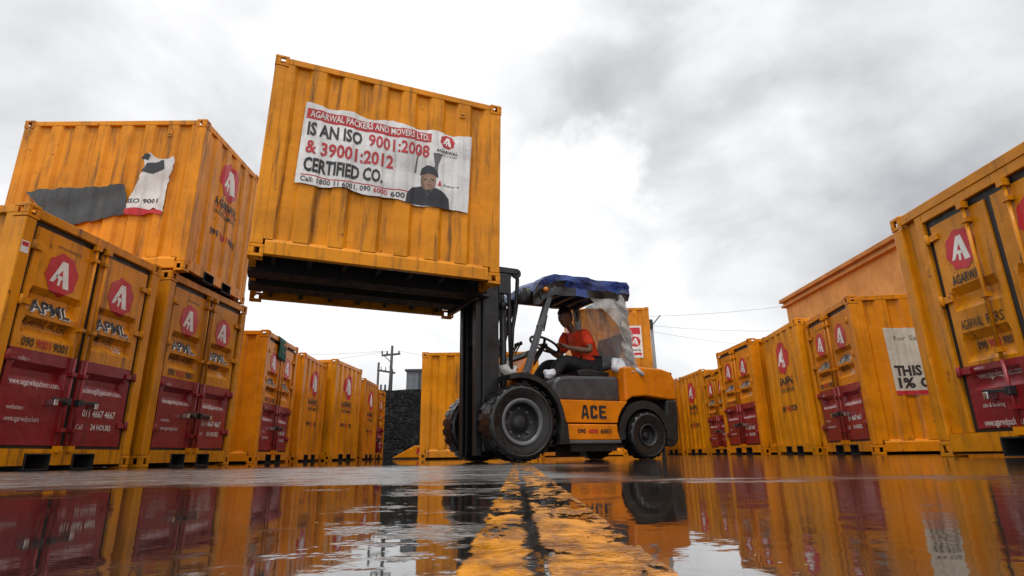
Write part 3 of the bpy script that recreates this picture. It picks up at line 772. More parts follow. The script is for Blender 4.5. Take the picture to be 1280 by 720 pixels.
# printed portrait: a man in a dark cap and jacket, a dark plume behind him
d.poly([(U(1.63), 1.10), (U(1.665), 1.22), (U(1.64), 1.36), (U(1.70), 1.365), (U(1.745), 1.36), (U(1.70), 1.22), (U(1.695), 1.08)], 5, 1)
d.poly([(U(1.455), 1.10), (U(1.47), 1.28), (U(1.495), 1.38), (U(1.505), 1.376), (U(1.485), 1.26), (U(1.475), 1.10)], 5, 1)
d.poly([(U(1.375), .748), (U(1.39), .86), (U(1.44), .925), (U(1.53), .955), (U(1.60), .935), (U(1.68), .955), (U(1.78), .92), (U(1.83), .86), (U(1.845), .748)], 3, 2)
d.poly([(U(1.535), .945), (U(1.525), 1.01), (U(1.53), 1.08), (U(1.56), 1.135), (U(1.62), 1.145), (U(1.67), 1.12), (U(1.685), 1.05), (U(1.675), .97), (U(1.635), .925), (U(1.58), .92)], 6, 3)
d.poly([(U(1.515), 1.085), (U(1.53), 1.16), (U(1.58), 1.205), (U(1.65), 1.19), (U(1.70), 1.13), (U(1.705), 1.075), (U(1.66), 1.10), (U(1.60), 1.11)], 3, 4)
d.poly([(U(1.555), 1.045), (U(1.59), 1.05), (U(1.59), 1.037), (U(1.557), 1.034)], 3, 5); d.poly([(U(1.625), 1.05), (U(1.66), 1.047), (U(1.658), 1.034), (U(1.627), 1.037)], 3, 5)
d.poly([(U(1.582), .982), (U(1.632), .984), (U(1.630), .976), (U(1.584), .974)], 7, 5)
d.poly([(U(1.535), .945), (U(1.525), 1.01), (U(1.53), 1.085), (U(1.55), 1.10), (U(1.553), 1.0), (U(1.575), .94), (U(1.58), .92)], 7, 4)
d.poly([(U(1.56), .937), (U(1.605), .87), (U(1.65), .93), (U(1.68), .955), (U(1.62), .905), (U(1.60), .84), (U(1.585), .90), (U(1.54), .952)], 5, 4)
d.poly([(U(1.598), 1.035), (U(1.613), 1.035), (U(1.618), 1.008), (U(1.596), 1.008)], 7, 4)
side_decal(d, lifted, -1, 'banner', [VINYL, INK, INK_RED, NAVY, EMB_WHITE, GREY_PRINT, SKIN_PRINT, plain('brown_print', (.16, .085, .055), .55)], wav=.005, gap2=.012)

# torn banner on the stacked container (its camera-facing side is local +Y, u runs from its far end)
d = Decal()
Lq = CL
def fray(pts, amp, step_, seed=1):
    rg_ = random.Random(seed); out = []
    for (a, b_), (c_, d_) in zip(pts, pts[1:]+pts[:1]):
        n_ = max(1, int(math.hypot(c_-a, d_-b_)/step_))
        for i in range(n_): out.append((a+(c_-a)*i/n_ + rg_.uniform(-amp, amp)*(i > 0), b_+(d_-b_)*i/n_ + rg_.uniform(-amp, amp)*(i > 0)))
    return out
def T(s, v): return (Lq/2 - s/.923, v/.923)        # s metres back from the yard end
d.poly(fray([T(2.02, 1.00), T(1.80, 1.025), T(1.5, 1.035), T(1.2, 1.05), T(.86, 1.075), T(.80, .90), T(.77, .70), T(.95, .66), T(1.2, .60), T(1.42, .53), T(1.62, .62), T(1.75, .75), T(1.90, .90)], .010, .05), 0, 2)
d.poly(fray([T(.80, .70), T(.78, .88), T(.70, 1.10), T(.66, 1.33), T(.69, 1.42), T(.62, 1.50), T(.56, 1.44), T(.44, 1.40), T(.37, 1.41), T(.335, 1.45), T(.31, 1.36), T(.345, 1.02), T(.35, .72), T(.46, .77), T(.56, .73), T(.68, .72)], .010, .05), 1, 0)
d.poly(fray([T(.69, 1.25), T(.64, 1.36), T(.43, 1.39), T(.40, 1.27), T(.55, 1.22)], .010, .05), 2, 3)
d.poly(fray([T(.72, 1.42), T(.67, 1.49), T(.61, 1.47), T(.63, 1.40)], .010, .05), 2, 3)
d.poly(fray([T(.80, .70), T(.80, .76), T(.62, .765), T(.36, .73), T(.35, .68), T(.5, .71), T(.62, .67)], .010, .05), 3, 3)
d.text('ISO 9001', *T(.775, .83), .38, .06, 4, layer=3, bold=.02)
side_decal(d, s1, 1, 'torn_banner', [VINYL_BACK, VINYL, NAVY, EMB_RED, INK], wav=.008, gap2=.020)

# pale banner on the right container; local +Y side faces the camera, u grows away from the yard
d = Decal()
def T2(s, v): return (-CL/2 + s, v)
d.poly([T2(.385, 1.645), T2(.9, 1.63), T2(1.5, 1.65), T2(2.0, 1.63), T2(1.98, .74), T2(1.4, .755), T2(.9, .74), T2(.40, .745)], 0, 0)
d.poly([T2(.40, .747), T2(1.98, .742), T2(1.98, .80), T2(.398, .80)], 1, 1)
d.text('For Safe Moving', *T2(.50, 1.47), .75, .06, 2, layer=2, bold=.0)
d.text('THIS CO.', *T2(.43, 1.00), .66, .125, 3, layer=2, bold=.04); d.text('1% CO.', *T2(.45, .84), .62, .125, 3, layer=2, bold=.04)
side_decal(d, r2, 1, 'banner', [FADED, EMB_RED, GREY_PRINT, INK])

# white poster on the stacked container behind the cab
d = Decal()
d.poly([(.53, .60), (.94, .60), (.94, 1.56), (.53, 1.56)], 0, 0)
d.poly([(.57, 1.30), (.90, 1.30), (.90, 1.50), (.57, 1.50)], 1, 1)
d.emblem(.735, 1.08, .16, 1, 0, 1)
d.poly([(.57, .68), (.90, .68), (.90, .75), (.57, .75)], 1, 1)
d.text('AGARWAL', .735, .80, .32, .06, 2, align='c', layer=2, bold=.02)
side_decal(d, b2, -1, 'poster', [VINYL, EMB_RED, INK])
d = Decal(); d.poly([(-.40, .90), (.2, .90), (.2, 1.70), (-.38, 1.70)], 0, 0); side_decal(d, b1, -1, 'poster', [VINYL])

# small placard on the near post of the first container
d = Decal(); d.poly([(-CW/2+.012, 1.70), (-CW/2+.088, 1.70), (-CW/2+.088, 1.80), (-CW/2+.012, 1.80)], 0, 0); d.poly([(-CW/2+.02, 1.755), (-CW/2+.08, 1.755), (-CW/2+.08, 1.79), (-CW/2+.02, 1.79)], 1, 1)
post = [c for c in child_of(c1, 'corner_post') if c.data.vertices[0].co.x > 0 and c.data.vertices[0].co.y < 0][0]
d.build('placard', [EMB_WHITE, EMB_RED], lambda u_, v_, dd: (CL/2-.004+dd, u_, v_), parent=post)

# ------------------------------------------------------------------ background: wall, building, tank, poles, wires
m, t, b = mat_new('dark_stone_masonry'); STONE = m
vo = N(t, 'ShaderNodeTexVoronoi', feature='DISTANCE_TO_EDGE'); vo.inputs['Scale'].default_value = 4.3
vc = N(t, 'ShaderNodeTexVoronoi'); vc.inputs['Scale'].default_value = 4.3
ov0 = objvec(t, (1, 1, 1.5)); wn_ = N(t, 'ShaderNodeTexNoise'); wn_.inputs['Scale'].default_value = 1.9; t.links.new(ov0, wn_.inputs['Vector']); mxv = N(t, 'ShaderNodeVectorMath', operation='MULTIPLY_ADD'); t.links.new(wn_.outputs['Color'], mxv.inputs[0]); mxv.inputs[1].default_value = (.5, .5, .5); t.links.new(ov0, mxv.inputs[2]); ov = mxv.outputs[0]; t.links.new(ov, vo.inputs['Vector']); t.links.new(ov, vc.inputs['Vector'])
sepc = N(t, 'ShaderNodeSeparateColor'); t.links.new(vc.outputs['Color'], sepc.inputs[0])
stone = mixc(t, ramp(t, sepc.outputs[0], .55, 1.0), (.010, .011, .012), (.030, .031, .030))
stone = mixc(t, ramp(t, noise(t, ov, 7, 5, .6), .45, .75), stone, (.035, .04, .034))
t.links.new(mixc(t, ramp(t, vo.outputs['Distance'], .0, .06), (.012, .012, .012), stone), b.inputs['Base Color'])
b.inputs['Roughness'].default_value = .7; b.inputs['Specular IOR Level'].default_value = .1
bump(t, b, math2(t, 'ADD', ramp(t, vo.outputs['Distance'], 0, .12), math2(t, 'MULTIPLY', noise(t, ov, 25, 4, .6), .3)), .06, .9)
mb = MB()
xs = [-11+i*.5 for i in range(47)]
rng = random.Random(5)
tops = [2.42 + rng.uniform(-.05, .05) for _ in xs]
v = []
for x, tz in zip(xs, tops): v += [(x, 22.0, -.02), (x, 22.0, tz), (x, 22.45, tz-.02), (x, 22.45, -.02)]
f = []
for i in range(len(xs)-1):
    a = 4*i; f += [(a, a+4, a+5, a+1), (a+1, a+5, a+6, a+2), (a+2, a+6, a+7, a+3)]
f += [(0, 1, 2, 3), (4*len(xs)-4, 4*len(xs)-1, 4*len(xs)-2, 4*len(xs)-3)]
mb.faces(v, f)
tag(mb.build('stone_wall', STONE), 'dark rubble stone wall closing the far end of the yard', 'wall')

# grey sheet-metal tank house behind the wall
TANKM = weathered('grey_sheet', (.17, .19, .21), dirt=(.10, .10, .10), rough=.5, coat=0)
rt = empty('storage_shed', loc=(-3.45, 24.4, 0))
mb = MB(); mb.box(-.95, 1.4, 0, 1.6, 0, 3.42)
for i in range(9): mb.box(-.95+i*.29, -.93+i*.29, -.02, -.001, 0, 3.41)
mb.build('wall', TANKM, rt)
mb = MB(); mb.box(-1.02, 1.47, -.07, 1.67, 3.421, 3.50); mb.build('roof', plain('dark_roof_edge', (.05, .055, .06)), rt)
mb = MB(); mb.box(-.45, -.38, -.05, -.022, .5, 3.41); mb.build('downpipe', plain('dark_pipe', (.04, .04, .045)), rt)
tag(rt, 'grey metal shed rising behind the stone wall, right of the utility pole', 'shed')

# orange building behind the right row
BLD = weathered('orange_render', (.62, .30, .085), dirt=(.20, .10, .04), rough=.8, coat=0, streak=.5, spots=.12)
BLD2 = weathered('orange_cornice', (.50, .21, .055), dirt=(.12, .06, .03), rough=.8, coat=0, streak=.5, spots=.2)
bl = empty('orange_building', loc=(7.62, 9.0, 0))
mb = MB(); mb.box(0, 7, -12, 7.0, -.02, 3.86); mb.build('wall', BLD, bl)
mb = MB()
mb.box(-.10, 7.1, -12.1, 7.10, 3.861, 3.925); mb.box(-.055, 7.05, -12.05, 7.055, 3.9255, 4.0); mb.box(-.13, 7.13, -12.13, 7.13, 4.0005, 4.10)
mb.build('cornice', BLD2, bl, bevel=.012)
mb = MB(); mb.box(-.02, -.001, .2, .30, 2.3, 2.5); mb.tube([(-.02, .25, 2.4), (-.16, .25, 2.46), (-.30, .25, 2.44)], .014); mb.prism([(-.30, 2.36), (-.16, 2.40), (-.15, 2.54), (-.34, 2.55)], .14, .36, 'y')
mb.build('wall_lamp', BLACK, bl, bevel=.01)
tag(bl, 'orange rendered building with a moulded cornice behind the right row of containers', 'building')

# utility pole with crossarm, and the transformer frame beside it
POLE = plain('weathered_pole', (.045, .045, .045), .7)
rp_ = empty('utility_pole', loc=(-4.96, 24.0, 0))
mb = MB(); mb.tube([(0, 0, 0), (-.02, 0, 2.5), (.0, 0, 4.42)], [.075, .065, .05]); mb.build('pole', POLE, rp_)
mb = MB(); mb.bar((-.42, 0, 4.02), (.34, 0, 4.08), .07, .07); mb.bar((-.30, .01, 4.0), (0, .01, 3.7), .03, .03); mb.build('crossarm', POLE, rp_)
for x in (-.40, -.2, .28):
    mb = MB(); mb.lathe([(.001, .0), (.03, .0), (.045, .04), (.02, .06), (.04, .09), (.015, .13), (.001, .13)], (x, 0, 4.08), 'z', 10); mb.build('insulator', POLE, rp_)
tag(rp_, 'tall utility pole with a crossarm behind the stone wall', 'pole')
rf = empty('transformer_frame', loc=(-5.55, 24.3, 0))
for x in (0, .56):
    mb = MB(); mb.tube([(x, 0, 0), (x, 0, 3.78 if x == 0 else 3.5)], .045); mb.build('post', POLE, rf)
for z in (3.42, 2.62):
    mb = MB(); mb.bar((-.05, 0, z+.05), (.70, 0, z-.08), .05, .07); mb.build('beam', POLE, rf)
for i in range(3):
    mb = MB(); mb.lathe([(.001, 0), (.05, 0), (.06, .05), (.03, .07), (.055, .12), (.03, .15), (.05, .2), (.012, .28), (.001, .28)], (.14+i*.17, 0, 2.62), 'z', 10); mb.build('bushing', POLE, rf)
for i in range(3):
    mb = MB(); mb.tube([(.12+i*.18, 0, 3.45), (.10+i*.18, 0, 3.62)], [.02, .008]); mb.build('insulator', POLE, rf)
tag(rf, 'low transformer frame on two posts left of the utility pole', 'transformer')

lp_ = empty('light_pole', loc=(4.83, 20.2, 0))
mb = MB(); mb.tube([(0, 0, 0), (0, 0, 4.25)], [.07, .05]); mb.build('pole', plain('galvanised_pole', (.16, .165, .17), .5), lp_)
mb = MB(); mb.box(-.17, .04, -.09, .09, 4.20, 4.50); mb.build('lamp_box', BLACK, lp_, bevel=.02)
mb = MB(); mb.bar((.02, 0, 4.30), (.34, 0, 4.66), .05, .035); mb.build('bracket', BLACK, lp_)
tag(lp_, 'grey light pole with a tilted bracket behind the forklift tail', 'lamp post')

WIRE = plain('black_wire', (.05, .05, .055), .6)
def wire(a, b_, sag, label, r=.0045):
    mb = MB(); a, b_ = Vector(a), Vector(b_); pts = []
    for i in range(25):
        q = i/24; p = a.lerp(b_, q); p.z -= sag*4*q*(1-q); pts.append(p)
    mb.tube(pts, r, 0, 5, False)
    tag(mb.build('power_line', WIRE), label, 'cable', 'power lines over the far end of the yard')
wire((-5.35, 24, 4.2), (-16, 26, 4.9), .25, 'upper overhead wire running left from the utility pole crossarm')
wire((-5.15, 24, 4.2), (-16, 27, 4.2), .3, 'lower overhead wire running left from the utility pole crossarm')
wire((-4.68, 24, 4.2), (-1.0, 30, 4.7), .15, 'overhead wire running right from the utility pole towards the mast')
wire((4.80, 20.2, 4.62), (14, 24, 6.2), .15, 'topmost overhead wire right of the light pole')
wire((4.78, 20.2, 4.3), (14, 25, 5.1), .18, 'middle overhead wire right of the light pole')
wire((4.76, 20.2, 4.1), (14, 26, 4.4), .2, 'lowest overhead wire right of the light pole')

# tilted yellow lid with a red emblem, lying in front of the stone wall
lr = empty('loose_panel', loc=(-2.72, 16.4, 0))
mb = MB(); mb.prism([(-.55, .03), (.9, .03), (.9, .34), (.05, .34)], 0, .9, 'y'); mb.build('panel', YEL, lr, bevel=.02)
mb = MB(); mb.box(-.62, .95, -.05, .95, .0, .028); mb.build('base_rail', UNDER, lr)
d = Decal(); d.emblem(.28, .19, .15, 0, 1, 1, 1.25); d.build('emblem', [EMB_RED, EMB_WHITE], lambda u_, v_, dd: (u_, -dd, v_), parent=lr)
paint_tree(lr, (1.05, 1.05, 1, 1))
tag(lr, 'low sloped yellow panel with a red emblem lying before the stone wall', 'panel')

# green cloth over the top edge of the third container in the left row
M3 = c3.matrix_world
def P3(x, y, z): return M3 @ Vector((x, y, z))
mb = MB(); nu, nv = 8, 14; v = []
path = [(CL/2-.30, CH+.012), (CL/2-.05, CH+.014), (CL/2+.015, CH-.01), (CL/2+.022, CH-.12), (CL/2+.018, CH-.25), (CL/2+.012, CH-.38)]
def along(q):
    q *= len(path)-1; i = min(int(q), len(path)-2); a, b_ = path[i], path[i+1]; f_ = q-i
    return a[0]+(b_[0]-a[0])*f_, a[1]+(b_[1]-a[1])*f_
for i in range(nv+1):
    x, z = along(i/nv)
    for j in range(nu+1):
        y = -.30 + .36*j/nu + .02*math.sin(i*.7)
        v.append(P3(x+.012*math.sin(j*1.9+i*.4)*(i/nv), y, z - .03*(j/nu)*(i/nv)))
mb.faces(v, [(i*(nu+1)+j, i*(nu+1)+j+1, (i+1)*(nu+1)+j+1, (i+1)*(nu+1)+j) for i in range(nv) for j in range(nu)], 0, True)
o = mb.build('green_cloth', plain('green_cloth', (.004, .075, .055), .75)); sm = o.modifiers.new('thick', 'SOLIDIFY'); sm.thickness = .006
tag(o, 'dark green cloth hanging over the top edge of a left-row container', 'cloth')

# ------------------------------------------------------------------ forklift (local x forward, y towards the camera, z up)
FA = .47
ORG = Vector((-.1945, 6.4365, 0))
FM = Matrix.Translation(ORG) @ Matrix.Rotation(FA+math.pi, 4, 'Z')
fk = empty('forklift', FM)
tag(fk, 'orange forklift with black mast and blue covered cab holding up a container', 'forklift')

def wheel(name, cx_, cy_, Rr, wd, rim_r, lugs, out):
    w_ = MB()
    h = wd/2; c = (cx_, cy_, Rr)
    prof = [(rim_r, -h*.80), (Rr*.80, -h*.98), (Rr*.90, -h), (Rr*.965, -h*.86), (Rr*.985, -h*.6), (Rr*.985, h*.6), (Rr*.965, h*.86), (Rr*.90, h), (Rr*.80, h*.98), (rim_r, h*.80)]
    w_.lathe(prof, c, 'y', 48, 0)
    # two raised sidewall rings
    for s in (1, -1): w_.lathe([(Rr*.84, s*h*.985), (Rr*.855, s*h*1.03), (Rr*.875, s*h*1.03), (Rr*.89, s*h*.995)], c, 'y', 48, 0)
    for i in range(lugs):
        t_ = 2*math.pi*i/lugs
        for s in (-1, 1):
            M = Matrix.Translation(c) @ Matrix.Rotation(t_ + (0 if s > 0 else math.pi/lugs), 4, 'Y') @ Matrix.Rotation(s*.35, 4, 'Z')
            w_.box(Rr*.96, Rr*.997, s*h*.98 if s < 0 else .01, -.01 if s < 0 else h*.98, -Rr*.085, Rr*.085, 0, Matrix.Translation((0, 0, 0)) @ Matrix.Translation(c) @ Matrix.Rotation(t_ + (0 if s > 0 else math.pi/lugs), 4, 'Y'))
    ty = w_.build(name, RUBBER, fk)
    r_ = MB()
    s = out
    r_.lathe([(rim_r*.98, s*h*.80), (rim_r*1.06, s*h*.88), (rim_r*1.03, s*h*.95), (rim_r*.93, s*h*.93), (rim_r*.86, s*h*.80)], c, 'y', 40)
    r_.lathe([(rim_r*.859, s*h*.80), (rim_r*.80, s*h*.35), (rim_r*.72, s*h*.10), (rim_r*.50, s*h*.06), (rim_r*.42, s*h*.14), (rim_r*.30, s*h*.42), (rim_r*.22, s*h*.50), (.001, s*h*.50)], c, 'y', 40, 1)
    rm_ = r_.build('rim', [RIM if rim_r > .14 else RIM_SHADED, RIM_SHADED], ty)
    for i in range(8):
        t_ = 2*math.pi*i/8
        n_ = MB(); n_.lathe([(.014, 0), (.014, s*.022), (.001, s*.024)], (cx_+rim_r*.62*math.cos(t_), cy_+s*h*.07, Rr+rim_r*.62*math.sin(t_)), 'y', 6, 0, False)
        if rim_r > .14: n_.build('wheel_nut', RIM, ty)
        else: n_.bm.free()
    return ty
wheel('front_wheel', 0, .50, .37, .25, .215, 22, 1); wheel('front_wheel', 0, -.50, .37, .25, .215, 22, -1)
wheel('rear_wheel', -1.565, .48, .248, .19, .115, 18, 1); wheel('rear_wheel', -1.565, -.48, .248, .19, .115, 18, -1)

# chassis, side panels
mb = MB()
mb.box(-1.85, .05, -.36, .36, .15, .40); mb.box(-.08, .08, -.40, .40, .29, .45); mb.box(-.95, -.80, -.15, .15, .035, .15)
mb.box(-1.615, -1.515, -.38, .38, .19, .31)
mb.build('chassis', BLACK, fk, bevel=.01)
def arc(cx_, cz, r, a0, a1, n): return [(cx_+r*math.cos(R(a0+(a1-a0)*i/n)), cz+r*math.sin(R(a0+(a1-a0)*i/n))) for i in range(n+1)]
# panel outline: front edge follows the big wheel's fender, back edge follows the rear wheel arch
rear_arc = arc(-1.53, .285, .375, 0, 60, 8)
up_panel = [(-.47, .60), (-.50, .50), (-.535, .372), (-1.165, .372)] + [p for p in rear_arc if p[1] > .376] + [(-1.36, .625), (-1.36, .60)]
up_panel = [(-.46, .60), (-.50, .48), (-.535, .372), (-1.168, .372), (-1.19, .44), (-1.235, .515), (-1.31, .59), (-1.32, .60)]
for s in (1, -1):
    mb = MB(); a, b_ = sorted((s*.36, s*.555)); mb.prism(up_panel, a, b_, 'y')
    sp_ = mb.build('side_panel', ORANGE, fk, bevel=.012)
    mb = MB(); mb.prism([(-.535, .358), (-.555, .20), (-1.19, .20), (-1.163, .28), (-1.160, .358)], *sorted((s*.36, s*.560)), 'y'); st_ = mb.build('step_panel', ORANGE, fk, bevel=.01)
    mb = MB(); mb.box(-1.19, -.54, *sorted((s*.40, s*.575)), .165, .196); mb.build('step_edge', STEEL_GREY, fk, bevel=.006)
    mb = MB(); mb.box(-1.15, -.58, *sorted((s*.37, s*.54)), .09, .163); mb.build('step_underside', BLACK, fk)
    place = (lambda u_, v_, dd: (-u_, .555+dd, v_)) if s > 0 else (lambda u_, v_, dd: (u_, -.555-dd, v_))
    cu = .875 if s > 0 else -.875
    d = Decal()
    # heavy condensed letters A C E, cut as shapes
    def L(pts, ox): d.poly([(cu+ox+x*.10, .415+y*.135) for x, y in pts], 0, 1)
    L([(0, 0), (.30, 1), (.48, 1), (.30, 0)], -.165); L([(.52, 1), (.70, 1), (1.0, 0), (.68, 0)], -.165); L([(.30, .22), (.72, .22), (.68, .42), (.34, .42)], -.165); L([(.3, 1), (.7, 1), (.62, .75), (.38, .75)], -.165)
    L([(0, .12), (.15, 0), (.34, 0), (.34, 1), (.15, 1), (0, .88)], -.05); L([(.34, 0), (.75, 0), (.9, .12), (.9, .32), (.6, .32), (.6, .2), (.34, .2)], -.05); L([(.34, 1), (.75, 1), (.9, .88), (.9, .66), (.6, .66), (.6, .8), (.34, .8)], -.05)
    L([(0, 0), (.34, 0), (.34, 1), (0, 1)], .06); L([(.34, 0), (.92, 0), (.92, .2), (.34, .2)], .06); L([(.34, 1), (.92, 1), (.92, .8), (.34, .8)], .06); L([(.34, .42), (.80, .42), (.80, .6), (.34, .6)], .06)
    d.build('lettering', [INK], place, parent=sp_)
    d = Decal(True); d.text('090', cu-.22, .270, .10, .04, 0, bold=.03); d.text('6000', cu-.09, .270, .12, .04, 1, bold=.03); d.text('6001', cu+.06, .270, .14, .04, 0, bold=.03)
    place2 = (lambda u_, v_, dd: (-u_, .560+dd, v_)) if s > 0 else (lambda u_, v_, dd: (u_, -.560-dd, v_))
    d.build('lettering', [INK, INK_RED], place2, parent=st_)
    # wide black fender over the drive wheel
    mb = MB(); o_ = arc(0, .37, .475, 108, -22, 20); i_ = arc(0, .37, .425, 108, -22, 20)
    o_ = [(-x, z) for x, z in o_]; i_ = [(-x, z) for x, z in i_]
    o_[-1] = (-.52, .16); i_[-1] = (-.40, .16); o_[-2] = (-.51, .26); o_[-3] = (-.505, .36)
    n = len(o_); ya, yb = sorted((s*.36, s*.625))
    for i in range(n-1):
        mb.faces([(o_[i][0], ya, o_[i][1]), (o_[i+1][0], ya, o_[i+1][1]), (o_[i+1][0], yb, o_[i+1][1]), (o_[i][0], yb, o_[i][1]),
                  (i_[i][0], ya, i_[i][1]), (i_[i+1][0], ya, i_[i+1][1]), (i_[i+1][0], yb, i_[i+1][1]), (i_[i][0], yb, i_[i][1])],
                 [(0, 1, 2, 3), (4, 7, 6, 5), (3, 2, 6, 7), (0, 4, 5, 1)] + ([(0, 3, 7, 4)] if i == 0 else []) + ([(1, 5, 6, 2)] if i == n-2 else []))
    bmesh.ops.remove_doubles(mb.bm, verts=mb.bm.verts, dist=1e-5)
    mb.build('fender', BLACK, fk)
    mb = MB(); o_ = arc(-1.565, .248, .372, -8, 188, 24); i_ = arc(-1.565, .248, .285, -8, 188, 24)
    mb.prism(o_+i_[::-1], *sorted((s*.372, s*.530)), 'y'); mb.build('wheel_arch', BLACK, fk)
# counterweight
cwp = [(-1.325, .60), (-1.325, .985), (-1.55, .992), (-1.86, .985), (-1.985, .955), (-2.045, .87), (-2.055, .64), (-1.93, .64)] + [(-1.78, .655), (-1.60, .672), (-1.42, .655)]
mb = MB(); mb.prism(cwp, -.52, .52, 'y'); cw_ = mb.build('counterweight', ORANGE, fk, bevel=.018, seg=2)
mb = MB(); mb.prism([(-1.90, .637), (-2.05, .637), (-2.055, .50), (-2.03, .20), (-1.97, .13), (-1.86, .13), (-1.86, .40)], -.515, .515, 'y'); mb.build('counterweight_base', BLACK, fk, bevel=.02)
mb = MB(); mb.box(-1.86, -1.20, -.37, .37, .36, .60); mb.build('engine_bay', BLACK, fk)
mb = MB(); mb.box(-1.80, -1.60, -.12, .12, .990, 1.02); mb.tube([(-1.93, .3, .96), (-1.93, .3, 1.02)], .03); mb.build('filler_cap', BLACK, cw_)
for z in (.72, .93):
    mb = MB(); mb.box(-2.062, -2.03, .40, .46, z-.03, z+.03); mb.build('rear_light', plain('rear_lamp_red', (.16, .02, .015), .3), cw_, bevel=.006)
# hood and seat
mb = MB(); mb.prism([(-.52, .602), (-.45, .70), (-.47, .80), (-.55, .855), (-.66, .87), (-1.315, .885), (-1.320, .602)], -.43, .43, 'y')
mb.build('hood', HOOD, fk, bevel=.035, seg=3)
mb = MB(); mb.box(-.50, -.44, -.40, .40, .30, .60); mb.box(-.44, .02, -.36, .36, .46, .52); mb.build('floor_plate', BLACK, fk, bevel=.01)
st = None
mb = MB(); mb.prism([(-.92, .89), (-.90, .96), (-1.0, .985), (-1.35, .955), (-1.42, .93), (-1.42, .89)], -.24, .24, 'y'); mb.build('seat_cushion', BLACK, fk, bevel=.025, seg=3)
mb = MB(); mb.prism([(-1.36, .95), (-1.44, .93), (-1.56, 1.22), (-1.60, 1.40), (-1.57, 1.43), (-1.52, 1.42), (-1.47, 1.22)], -.22, .22, 'y'); mb.build('seat_back', BLACK, fk, bevel=.03, seg=3)
# cowl, steering
mb = MB(); mb.prism([(.02, .53), (.05, .72), (-.10, .90), (-.22, 1.06), (-.30, 1.06), (-.26, .86), (-.22, .53)], -.36, .36, 'y'); mb.build('front_cowl', ORANGE, fk, bevel=.02)
mb = MB(); mb.prism([(-.20, 1.062), (-.30, 1.062), (-.36, 1.12), (-.34, 1.155), (-.24, 1.13)], -.30, .30, 'y'); mb.build('dashboard', BLACK, fk, bevel=.012)
mb = MB(); sc_ = Vector((-.62, 0, 1.27)); ax = Vector((-.45, 0, .89)).normalized()
e1 = Vector((0, 1, 0)); e2 = ax.cross(e1)
mb.tube([sc_ + (e1*math.cos(2*math.pi*i/32)+e2*math.sin(2*math.pi*i/32))*.175 for i in range(33)], .0145, 0, 8, False)
for i in range(3):
    q = e1*math.cos(R(90+120*i))+e2*math.sin(R(90+120*i)); mb.bar(sc_-ax*.02, sc_+q*.17, .03, .012, 0, ax)
mb.lathe([(.001, 0), (.04, .0), (.035, .03), (.001, .035)], sc_-Vector((0, 0, .02)), 'z', 14)
sw = mb.build('steering_wheel', BLACK, fk)
mb = MB(); mb.tube([sc_-ax*.02, sc_-ax*.25+Vector((.05, 0, 0)), (-.30, 0, .95)], [.025, .035, .05]); mb.build('steering_column', BLACK, sw)
for i, y in enumerate((.20, .27, .33)):
    mb = MB(); mb.tube([(-.30, -y, 1.10), (-.38, -y, 1.24), (-.42, -y, 1.30)], .009); mb.lathe([(.001, 0), (.018, .0), (.022, .02), (.014, .04), (.001, .045)], (-.42, -y, 1.285), 'z', 10); mb.build('lever', BLACK, fk)

# overhead guard
for s in (1, -1):
    mb = MB(); y = s*.475
    pts = [(-.085, y, .74), (-.12, y, .86), (-.30, y, 1.36), (-.455, y, 1.80), (-.50, y, 1.865)]
    for a, b_ in zip(pts, pts[1:]): mb.bar(a, b_, .055, .075, 0, (0, 1, 0))
    for p in pts[1:-1]: mb.lathe([(.001, -.0275), (.0372, -.0275), (.0372, .0275), (.001, .0275)], p, 'y', 14)
    pl = mb.build('front_pillar', STEEL_GREY, fk, bevel=.008)
    mb = MB(); mb.tube([(-.335, s*.475, 1.50), (-.39, s*.475, 1.49), (-.345, s*.475, 1.32), (-.29, s*.475, 1.33)], .010, 0, 8); mb.build('grab_handle', BLACK, pl)
    mb = MB()
    pts = [(-1.47, y, .95), (-1.45, y, 1.25), (-1.405, y, 1.70), (-1.37, y, 1.865)]
    for a, b_ in zip(pts, pts[1:]): mb.bar(a, b_, .055, .07, 0, (0, 1, 0))
    mb.build('rear_pillar', STEEL_GREY, fk, bevel=.008)
mb = MB()
for s in (1, -1): mb.bar((-.40, s*.475, 1.88), (-1.42, s*.475, 1.885), .055, .06)
for i in range(6): mb.bar((-.44-.19*i, -.447, 1.88), (-.44-.19*i, .447, 1.88), .05, .035)
mb.build('roof_guard', STEEL_GREY, fk, bevel=.006)
for s in (1, -1):
    mb = MB(); c = (-.20, s*.40, 1.70)
    mb.lathe([(.001, -.16), (.05, -.15), (.085, -.06), (.095, .03), (.088, .06), (.001, .055)], c, 'x', 20); hl = mb.build('headlight', BLACK, fk)
    mb = MB(); mb.lathe([(.082, .062), (.06, .075), (.001, .082)], c, 'x', 20); mb.build('lens', plain('lamp_lens', (.22, .23, .24), .12, .6), hl)
    mb = MB(); mb.bar((-.34, s*.42, 1.84), (-.24, s*.40, 1.74), .03, .03); mb.build('bracket', BLACK, hl)
    mb = MB(); mb.lathe([(.001, 0), (.030, 0), (.026, s*.03), (.001, s*.034)], (-.36, s*.505, 1.765), 'y', 16); mb.build('indicator', plain('amber_lens', (.55, .17, .01), .25), fk)

